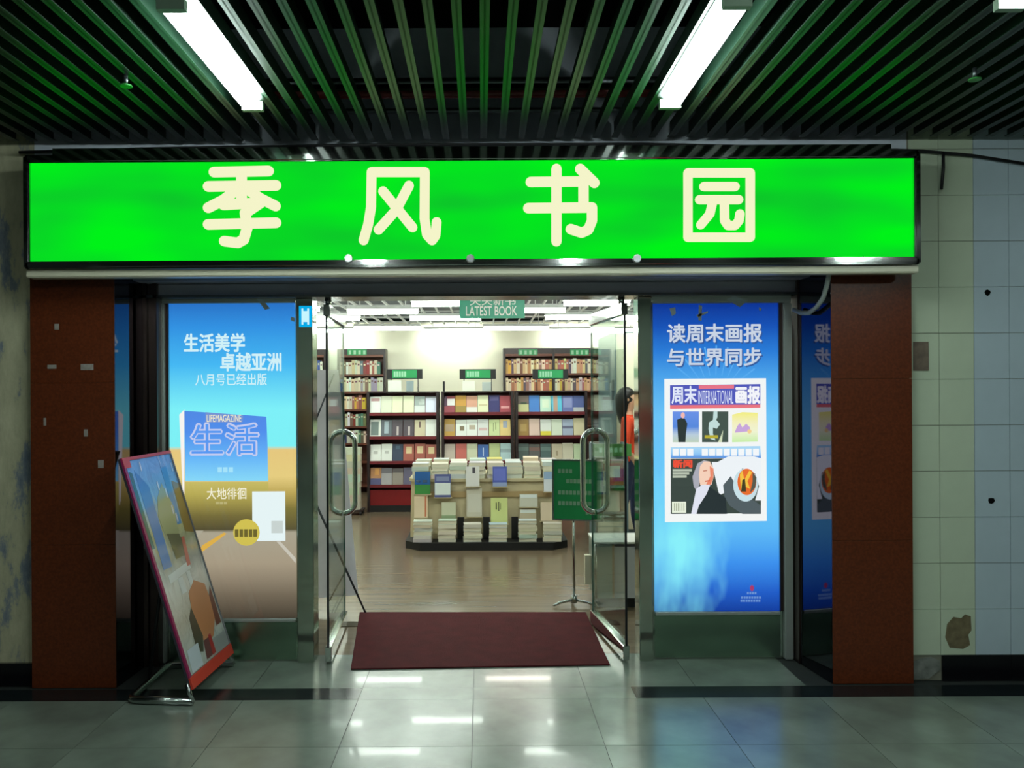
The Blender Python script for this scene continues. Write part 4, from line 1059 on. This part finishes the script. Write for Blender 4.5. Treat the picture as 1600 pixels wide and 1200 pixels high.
def stack(x, y, z, n, w_, d_, hmin, hmax, where, group, yaw=0.05, top=None, jit=0.006):
    zz = z + 0.0006
    for k in range(n):
        h_ = random.uniform(hmin, hmax)
        rgb = top if (top and k == n - 1) else vary(random.choice(PALE), 8)
        me = book_mesh(w_ * random.uniform(0.93, 1.0), d_ * random.uniform(0.95, 1.0), h_, rgb, random.random() < 0.5)
        o = put('book', me, (x + random.uniform(-jit, jit), y + random.uniform(-jit, jit), zz))
        o.rotation_euler.z = random.uniform(-yaw, yaw)
        tag(o, '%s book, %s of %s' % (cname(rgb), 'top' if k == n - 1 else ('bottom' if k == 0 else '%s from bottom' % ORD[k]), where), 'book', group)
        zz += h_ + 0.0006
    return zz
ZT = 0.691
for k in range(8):
    stack(tc_[0] - 0.682 + 0.195 * k, 9.17, ZT, 4, 0.178, 0.24, 0.036, 0.045, '%s stack from left along table front' % ORD[k], 'stacks on the front of the book table', top=[None, None, None, (206, 200, 208), None, None, None, None][k])
    stack(tc_[0] - 0.682 + 0.195 * k, 9.50, ZT, 2, 0.172, 0.24, 0.075, 0.10, '%s stack from left in table back row' % ORD[k], 'stacks in the back row of the book table', top=[None, (206, 214, 206), None, None, (226, 212, 96), None, (226, 206, 180), None][k])
LOWX = [660, 698, 737, 777, 823, 861]
LOWN = [6, 6, 5, 5, 6, 5]
for k, px in enumerate(LOWX):
    x = (px - CX) * 8.86 / F
    stack(x, 8.83, 0.0756, LOWN[k], 0.19, 0.15, 0.030, 0.040, '%s stack from left on table plinth' % ORD[k], 'stacks on the plinth of the book table', top=[(214, 226, 214), (206, 224, 206), (226, 220, 206), (186, 206, 222), (206, 216, 216), (210, 204, 190)][k], jit=0.004, yaw=0.08)
def table_book(x0, y0, x1, y1, D, rgb, pics, lb, tilt=0.12):
    a, b = P(x0, y1, D), P(x1, y0, D)
    face_book(((a.x + b.x) / 2, D, a.z), b.x - a.x, (b.z - a.z), rgb, tilt, lb, 'books leaning on the front of the book table', pics)
    yb = 8.98 + 0.07 * (a.z - 0.076) / 0.584 - 0.001
    obj('ledge', box(a.x - 0.01, b.x + 0.01, D - 0.004, max(yb, D + 0.03), a.z - 0.012, a.z - 0.0035), M_CLOTH, tab)
table_book(648, 737, 672, 772, 8.95, (58, 140, 62), [(0, .42, 1, 1, (30, 92, 160)), (.1, .5, .35, .62, (200, 220, 226)), (.5, .5, .8, .62, (200, 220, 226))], 'blue and green book leaning at the left of the table front')
table_book(679, 741, 704, 777, 8.95, (84, 92, 148), [(0.02, .1, .98, .62, (228, 236, 232)), (.1, .7, .9, .9, (130, 140, 176))], 'silver and blue book leaning on the table front')
table_book(728, 729, 749, 760, 8.95, (226, 224, 220), [(.48, .66, .68, .96, (80, 76, 84))], 'white book with a dark mark leaning below the table top')
table_book(770, 729, 792, 760, 8.95, (84, 100, 186), [(.08, .3, .92, .9, (108, 120, 206)), (0, 0, 1, .2, (150, 166, 206))], 'blue book leaning in the middle of the table front')
table_book(767, 778, 793, 819, 8.93, (214, 222, 146), [(.3, .55, .36, .82, (70, 76, 50)), (.45, .5, .5, .85, (60, 62, 44)), (.56, .55, .6, .8, (110, 116, 70))], 'pale green booklet with handwriting leaning on the table front')
table_book(647, 774, 668, 809, 8.93, (226, 204, 172), [(.78, .05, .9, .95, (206, 120, 84))], 'cream book with an orange edge stripe leaning at the lower left')
table_book(729, 763, 753, 807, 8.94, (204, 198, 180), [(.1, .15, .9, .8, (212, 208, 194))], 'pale grey book leaning under the white book with dark mark')
table_book(850, 737, 863, 768, 8.95, (222, 226, 232), [(0, .62, 1, 1, (150, 176, 206))], 'white and blue book leaning at the right end of the table')
table_book(812, 772, 840, 792, 8.94, (204, 202, 186), [(.05, .7, .95, .95, (226, 232, 230))], 'white topped book leaning above the fifth plinth stack')
table_book(845, 785, 872, 814, 8.93, (226, 206, 178), [], 'cream book leaning above the rightmost plinth stack')
table_book(812, 796, 838, 822, 8.93, (198, 184, 156), [(.05, .78, .95, .98, (226, 230, 224))], 'beige book leaning just behind the fifth plinth stack')
table_book(690, 785, 712, 812, 8.94, (206, 206, 178), [(0, .0, 1, .25, (150, 170, 130))], 'pale book leaning just behind the second plinth stack')

# ------------------------------------------------------------------ green notice on a stand
gp = onfloor(897, 946)
gs = empty('notice_stand', gp, 'green notice board on a thin steel stand beside the right glass door', 'notice stand')
gx, gy = gp.x, gp.y
obj('pole', tube(B(), [(gx, gy, 0.05), (gx, gy, 0.80)], 0.011, 10), M_TUBEC, gs)
yaw = math.radians(-14)
gd = Vector((math.cos(yaw), -math.sin(yaw) * -1, 0)); gd = Vector((math.cos(yaw), math.sin(yaw), 0)); gn = Vector((gd.y, -gd.x, 0))
gc = Vector((gx + 0.03, gy - 0.02, 0.64))
def gq(u, v, t): return gc + gd * u + Vector((0, 0, v)) + gn * t
def gplate(name, u0, u1, v0, v1, t, th, m, parent=gs, bev=0):
    bm = B(); prism(bm, [gq(u0, v0, t), gq(u1, v0, t), gq(u1, v1, t), gq(u0, v1, t)], gn * th)
    return obj(name, bm, m, parent, bevel=bev)
gplate('board', -0.178, 0.178, 0.008, 0.44, 0.0, 0.012, M_GREEN)
for u0, u1, v0, v1 in ((-0.19, -0.178, -0.004, 0.452), (0.178, 0.19, -0.004, 0.452)):
    gplate('frame_side', u0, u1, v0, v1, -0.004, 0.022, M_TUBEC)
gplate('frame_top', -0.1775, 0.1775, 0.4405, 0.452, -0.004, 0.022, M_TUBEC)
gplate('frame_bottom', -0.1775, 0.1775, -0.004, 0.0075, -0.004, 0.022, M_TUBEC)
for v, u0, n in ((0.35, -0.145, 4), (0.275, -0.085, 7), (0.19, -0.145, 10), (0.11, -0.145, 9), (0.045, 0.06, 3)):
    for k in range(n):
        gplate('glyph_block', u0 + k * 0.028, u0 + k * 0.028 + 0.021, v, v + 0.03, 0.0125, 0.001, mat('pale_glyph_print', (140, 180, 150), 0.5))
for k in range(3):
    a = math.radians((200, 335, 90)[k])
    obj('foot', tube(B(), [(gx, gy, 0.045), (gx + 0.12 * math.cos(a), gy + 0.12 * math.sin(a), 0.03), (gx + 0.17 * math.cos(a), gy + 0.17 * math.sin(a), 0.012)], 0.010, 8), M_TUBEC, gs)
obj('hub', tube(B(), [(gx, gy, 0.02), (gx, gy, 0.075)], 0.022, 10), M_TUBEC, gs)

# ------------------------------------------------------------------ right hand side of the shop
lc = empty('counter_cabinet', (1.15, 6.45, 0), 'low white and silver cabinet behind the right glass door', 'cabinet')
obj('silver_side', box(0.835, 0.955, 6.35, 6.75, 0.075, 0.47), mat('scuffed_silver_board', (160, 172, 166), 0.3, 0.4, var=0.1, vscale=8), lc)
obj('corner_cap', tube(B(), [(0.835, 6.35, 0.075), (0.835, 6.35, 0.475)], 0.010, 8), M_CHROME, lc)
obj('wood_edge', box(0.957, 0.972, 6.36, 6.75, 0.075, 0.468), mat('pale_wood_edge', (176, 150, 122), 0.5), lc)
obj('front', box(0.974, 1.60, 6.36, 6.75, 0.075, 0.452), mat('lavender_white_laminate', (206, 206, 216), 0.4), lc)
obj('lid', box(0.83, 1.61, 6.345, 6.76, 0.4755, 0.49), M_WHITE, lc)
obj('plinth', box(0.86, 1.58, 6.39, 6.73, 0, 0.0745), M_BLACK, lc)
c = onfloor(916, 930)
tag(obj('leaflet_holder', pxbox(914, 868, 924, 913, 6.6, 0.06), mat('cream_leaflet', (222, 214, 190), 0.6)), 'cream leaflet holder hanging at the side of the low cabinet', 'leaflet holder')
# periodical rack with green header
pr = empty('periodical_rack', (1.27, 8.6, 0), 'grey periodical rack with a green header behind the right door handle', 'rack')
X0, X1, YR = 1.10, 1.45, 8.55
for xx in (X0, X1 - 0.03):
    obj('upright', box(xx, xx + 0.03, YR, YR + 0.3, 0, 1.08), M_GREYCAB, pr)
obj('back_panel', box(X0 + 0.031, X1 - 0.031, YR + 0.27, YR + 0.29, 0.02, 1.06), mat('grey_green_board', (120, 134, 122), 0.6), pr)
hdr = obj('header', box(X0 - 0.01, X1 + 0.03, YR - 0.02, YR - 0.002, 0.955, 1.075), mat('leaf_green_card', (78, 140, 72), 0.5), pr)
for k in range(5):
    obj('glyph_block', box(X0 + 0.06 + 0.05 * k, X0 + 0.09 + 0.05 * k, YR - 0.022, YR - 0.0203, 0.995, 1.04), mat('pale_green_print', (150, 205, 170), 0.5), hdr)
for z in (0.10, 0.40, 0.66):
    obj('shelf', box(X0 + 0.031, X1 - 0.031, YR + 0.001, YR + 0.268, z - 0.02, z), M_GREYCAB, pr)
face_book((1.325, YR + 0.03, 0.664), 0.17, 0.255, (170, 40, 48), 0.1, 'red magazine with a white square cover on the periodical rack', 'magazines on the periodical rack', [(.15, .3, .8, .75, (216, 220, 206)), (.1, .85, .9, .95, (120, 90, 84))])
face_book((1.187, YR + 0.03, 0.664), 0.10, 0.24, (178, 188, 160), 0.1, 'pale green magazine left of the red one on the rack', 'magazines on the periodical rack', [(.2, .6, .9, .9, (146, 70, 64)), (.4, .35, .8, .5, (150, 130, 80))])
face_book((1.27, YR + 0.03, 0.404), 0.2, 0.2, (196, 200, 186), 0.1, 'pale magazine on the middle shelf of the periodical rack', 'magazines on the periodical rack', [])
for k in range(4):
    me = book_mesh(0.26, 0.2, 0.05, vary((190, 196, 184), 8), False)
    tag(put('paper_bundle', me, (1.275, YR + 0.13, 0.1006 + 0.051 * k)), 'grey white paper bundle, %s from bottom in periodical rack' % ORD[k], 'paper bundle', 'bundles at the foot of the periodical rack')
# tall grey cabinet
gcab = empty('tall_cabinet', (1.85, 10.2, 0), 'tall grey blue cabinet with a cream front behind the right glass door', 'cabinet')
obj('body', box(1.478, 2.30, 9.52, 10.9, 0, 2.255), M_GREYCAB, gcab)
for i in range(2):
    d_ = obj('door', box(1.49 + 0.405 * i, 1.885 + 0.405 * i, 9.50, 9.519, 0.08, 2.235), mat('cream_cabinet_front', (226, 222, 196), 0.5), gcab)
    obj('door_handle', tube(B(), [((1.86, 1.915)[i], 9.488, 1.0), ((1.86, 1.915)[i], 9.488, 1.15)], 0.007, 6), M_CHROME, d_)
sbx = obj('wall_box', box(1.455, 1.477, 9.62, 9.80, 1.50, 1.72), mat('dark_grey_box', (90, 100, 108), 0.5), gcab)
obj('box_window', box(1.452, 1.4548, 9.65, 9.77, 1.55, 1.69), mat('pale_grey_window', (160, 172, 176), 0.3), sbx)

# ------------------------------------------------------------------ banner stand seen from behind at the left
xb = empty('banner_stand', (-1.3, 6.4, 0), 'white banner on a crossed pole stand, seen from behind through the left door', 'banner stand')
b0, b1, b2_, b3 = P(415, 940, 6.40), P(560, 930, 6.35), P(529, 578, 6.60), P(392, 578, 6.65)
bm = B(); prism(bm, [b0, b1, b2_, b3], (0, 0.002, 0)); obj('banner_sheet', bm, M_BANNER, xb)
hub = P(466, 726, 6.42)
M_POLE = mat('black_fibre_pole', (40, 42, 52), 0.4)
for e in (b2_ + Vector((-0.03, -0.02, -0.03)), b3 + Vector((0.03, -0.02, -0.03))):
    obj('pole', tube(B(), [hub, e], [0.009, 0.005], 8), M_POLE, xb)
for e in (onfloor(571, 957, 0.018), onfloor(408, 962, 0.008)):
    obj('pole', tube(B(), [hub, e], [0.010, 0.007], 8), M_POLE, xb)
q = hub.lerp(onfloor(571, 957, 0.018), 0.72)
obj('brace', tube(B(), [q, P(515, 938, 6.36)], 0.006, 8), M_POLE, xb)
obj('rear_leg', tube(B(), [hub, Vector((hub.x, 6.05, 0.008))], 0.008, 8), M_POLE, xb)
obj('hub', tube(B(), [hub + Vector((0, -0.03, 0)), hub + Vector((0, 0.03, 0))], 0.026, 10), M_BLACK, xb)

# ------------------------------------------------------------------ people
def skin(chains, radii_sub=2):
    """one continuous tapered surface from connected joints: chains = list of [(co, radius), ...] starting at the shared pelvis joint or an earlier joint"""
    me = bpy.data.meshes.new('body')
    V, E, R, idx = [], [], [], {}
    for ch in chains:
        prev = None
        for co, rad in ch:
            key = tuple(round(v, 4) for v in co)
            if key not in idx:
                idx[key] = len(V); V.append(co); R.append(rad)
            if prev is not None and prev != idx[key]: E.append((prev, idx[key]))
            prev = idx[key]
    me.from_pydata(V, E, [])
    o = bpy.data.objects.new('body', me)
    COL.objects.link(o)
    o.modifiers.new('skin', 'SKIN')
    for i, r_ in enumerate(R):
        me.skin_vertices[0].data[i].radius = r_ if isinstance(r_, tuple) else (r_, r_)
    me.skin_vertices[0].data[0].use_root = True
    sd = o.modifiers.new('sub', 'SUBSURF'); sd.levels = radii_sub
    bpy.context.view_layer.update()
    out = bpy.data.meshes.new_from_object(o.evaluated_get(bpy.context.evaluated_depsgraph_get()))
    bpy.data.objects.remove(o)
    return out

def person(loc, rz, label, shirt, trousers, hair, cap=None, stride=0.12, h=1.6, long_hair=True):
    k = h / 1.66
    sx, hipx = 0.155 * k, 0.085 * k
    pel = (0, 0, 0.93 * k)
    chains = [[(pel, (0.135 * k, 0.10 * k)), ((0, 0.0, 1.10 * k), (0.115 * k, 0.085 * k)), ((0, -0.005, 1.27 * k), (0.14 * k, 0.10 * k)), ((0, 0.0, 1.37 * k), (0.10 * k, 0.075 * k)), ((0, -0.005, 1.43 * k), 0.048 * k), ((0, -0.015, 1.50 * k), (0.064 * k, 0.072 * k)), ((0, -0.022, 1.57 * k), (0.074 * k, 0.09 * k)), ((0, -0.01, 1.635 * k), (0.058 * k, 0.066 * k))]]
    hands = []
    for s in (-1, 1):
        st_ = stride * s
        kn = (s * hipx * 1.05, -st_ * 0.5 - 0.02, 0.50 * k); an = (s * hipx, -st_ + (0.05 if st_ < 0 else 0), 0.085 * k); toe = (s * hipx * 1.2, -st_ - 0.13 * k + (0.05 if st_ < 0 else 0), 0.032 * k)
        chains.append([(pel, 0.13 * k), ((s * hipx, -st_ * 0.1, 0.80 * k), (0.088 * k, 0.092 * k)), (kn, 0.058 * k), ((kn[0], (kn[1] + an[1]) / 2 + 0.012, 0.30 * k), 0.054 * k), (an, 0.036 * k), (toe, (0.036 * k, 0.026 * k))])
        el = (s * (sx + 0.055 * k), 0.03 * k, 1.08 * k); wr_ = (s * (sx + 0.05 * k), -0.10 * k * (1 + s * stride), 0.86 * k)
        chains.append([((0, -0.005, 1.27 * k), 0.14 * k), ((s * sx * 0.92, 0, 1.335 * k), 0.058 * k), (el, 0.040 * k), (wr_, 0.026 * k), ((wr_[0], wr_[1] - 0.03 * k, wr_[2] - 0.075 * k), (0.034 * k, 0.018 * k))])
        hands.append((s, wr_))
    me = skin(chains)
    bm = B(); bm.from_mesh(me); bpy.data.meshes.remove(me)
    for f in bm.faces:
        c = f.calc_center_median(); z = c.z / k
        arm = abs(c.x) > sx * 1.0 and z < 1.3
        if z > 1.405: i = 0
        elif arm and z < 1.0 and abs(c.x) > 0.17 * k: i = 0
        elif z > 0.93: i = 1
        elif z > 0.09: i = 2
        else: i = 3
        f.material_index = i; f.smooth = True
    for s, w_ in hands:      # five bent fingers of unequal length per hand
        base = Vector((w_[0], w_[1] - 0.03 * k, w_[2] - 0.075 * k))
        for j in range(4):
            o_ = base + Vector((0, (j - 1.5) * 0.017 * k, -0.005 * k)); L = (0.062, 0.072, 0.068, 0.05)[j] * k
            tube(bm, [o_, o_ + Vector((-s * 0.004, 0, -L * 0.5)), o_ + Vector((-s * 0.02, 0, -L))], [0.0085 * k, 0.008 * k, 0.006 * k], 6, mi=0)
        o_ = base + Vector((0, -0.022 * k, 0.03 * k))
        tube(bm, [o_, o_ + Vector((-s * 0.006, -0.02 * k, -0.025 * k)), o_ + Vector((-s * 0.012, -0.022 * k, -0.052 * k))], [0.010 * k, 0.009 * k, 0.007 * k], 6, mi=0)
    # nose and ears belong to the same body
    prism(bm, [(-0.012 * k, -0.10 * k, 1.545 * k), (0.012 * k, -0.10 * k, 1.545 * k), (0, -0.10 * k, 1.585 * k)], (0, -0.022 * k, -0.006), 0)
    for s in (-1, 1):
        tube(bm, [(s * 0.072 * k, 0.0, 1.565 * k), (s * 0.085 * k, 0.008, 1.565 * k)], [0.022 * k, 0.018 * k], 8, mi=0)
    R_ = Matrix.Rotation(rz, 4, 'Z')
    root = empty('person', loc, label, 'person')
    tr = Matrix.Translation(loc) @ R_
    bmesh.ops.transform(bm, matrix=tr, verts=bm.verts)
    obj('body', bm, [mat('skin_tone', (214, 166, 136), 0.55), shirt, trousers, M_BLACK], root, fix=False)
    hb = B()
    bmesh.ops.create_uvsphere(hb, u_segments=16, v_segments=10, radius=0.1 * k)
    for v in hb.verts:
        v.co = Vector((v.co.x * 0.95, v.co.y * 1.05 + 0.018 * k, v.co.z * 1.05 + 1.60 * k))
        if v.co.y < -0.055 * k and v.co.z < 1.62 * k: v.co.y = -0.02 * k
        if v.co.y > 0.0 and v.co.z < 1.60 * k and long_hair: v.co.z -= (1.60 * k - v.co.z) * 2.3; v.co.y += 0.015
    bmesh.ops.transform(hb, matrix=tr, verts=hb.verts)
    obj('hair', hb, hair, root, smooth=True)
    for s in (-1, 1):
        eb = B(); bmesh.ops.create_uvsphere(eb, u_segments=8, v_segments=6, radius=0.006 * k)
        bmesh.ops.translate(eb, verts=eb.verts, vec=(s * 0.03 * k, -0.098 * k, 1.575 * k)); bmesh.ops.transform(eb, matrix=tr, verts=eb.verts)
        obj('eye', eb, M_BLACK, root)
    mb = B(); bx(mb, -0.022 * k, 0.022 * k, -0.098 * k, -0.088 * k, 1.512 * k, 1.521 * k); bmesh.ops.transform(mb, matrix=tr, verts=mb.verts)
    obj('mouth', mb, mat('lip_tone', (170, 80, 76), 0.5), root)
    if cap:
        cb = B(); bmesh.ops.create_uvsphere(cb, u_segments=16, v_segments=10, radius=0.108 * k)
        bmesh.ops.delete(cb, geom=[v for v in cb.verts if v.co.z < -0.005], context='VERTS')
        bmesh.ops.translate(cb, verts=cb.verts, vec=(0, 0.0, 1.60 * k))
        prism(cb, [(0.07 * k * math.cos(a), -0.09 * k - 0.08 * k * math.sin(a), 1.60 * k) for a in [j * math.pi / 6 for j in range(7)]], (0, 0, 0.006))
        bmesh.ops.transform(cb, matrix=tr, verts=cb.verts)
        obj('cap', cb, cap, root, smooth=True)
    return root
M_ORANGE = mat('orange_red_knit', (226, 70, 28), 0.7, var=0.08, vscale=20)
M_JEANS = mat('blue_denim', (48, 62, 96), 0.8, var=0.2, vscale=25)
M_HAIR = mat('black_hair', (18, 14, 14), 0.45)
person((1.545, 9.12, 0), math.radians(82), 'person with long black hair in an orange top and jeans inside the shop', M_ORANGE, M_JEANS, M_HAIR, None, 0.10, 1.60)
M_REDCAP = mat('red_cotton', (206, 40, 30), 0.7, var=0.08, vscale=20)
person((2.32, -2.0, 0), math.radians(170), 'person in a red cap and red top, mirrored in the right door post', M_REDCAP, mat('grey_green_trousers', (110, 124, 116), 0.8), M_HAIR, M_REDCAP, 0.12, 1.66, False)
person((-2.52, -2.0, 0), math.radians(190), 'person in a red cap and tan top, mirrored in the left door post', mat('tan_cotton', (176, 120, 70), 0.7), mat('dark_trousers', (44, 40, 44), 0.8), M_HAIR, M_REDCAP, 0.12, 1.66, False)
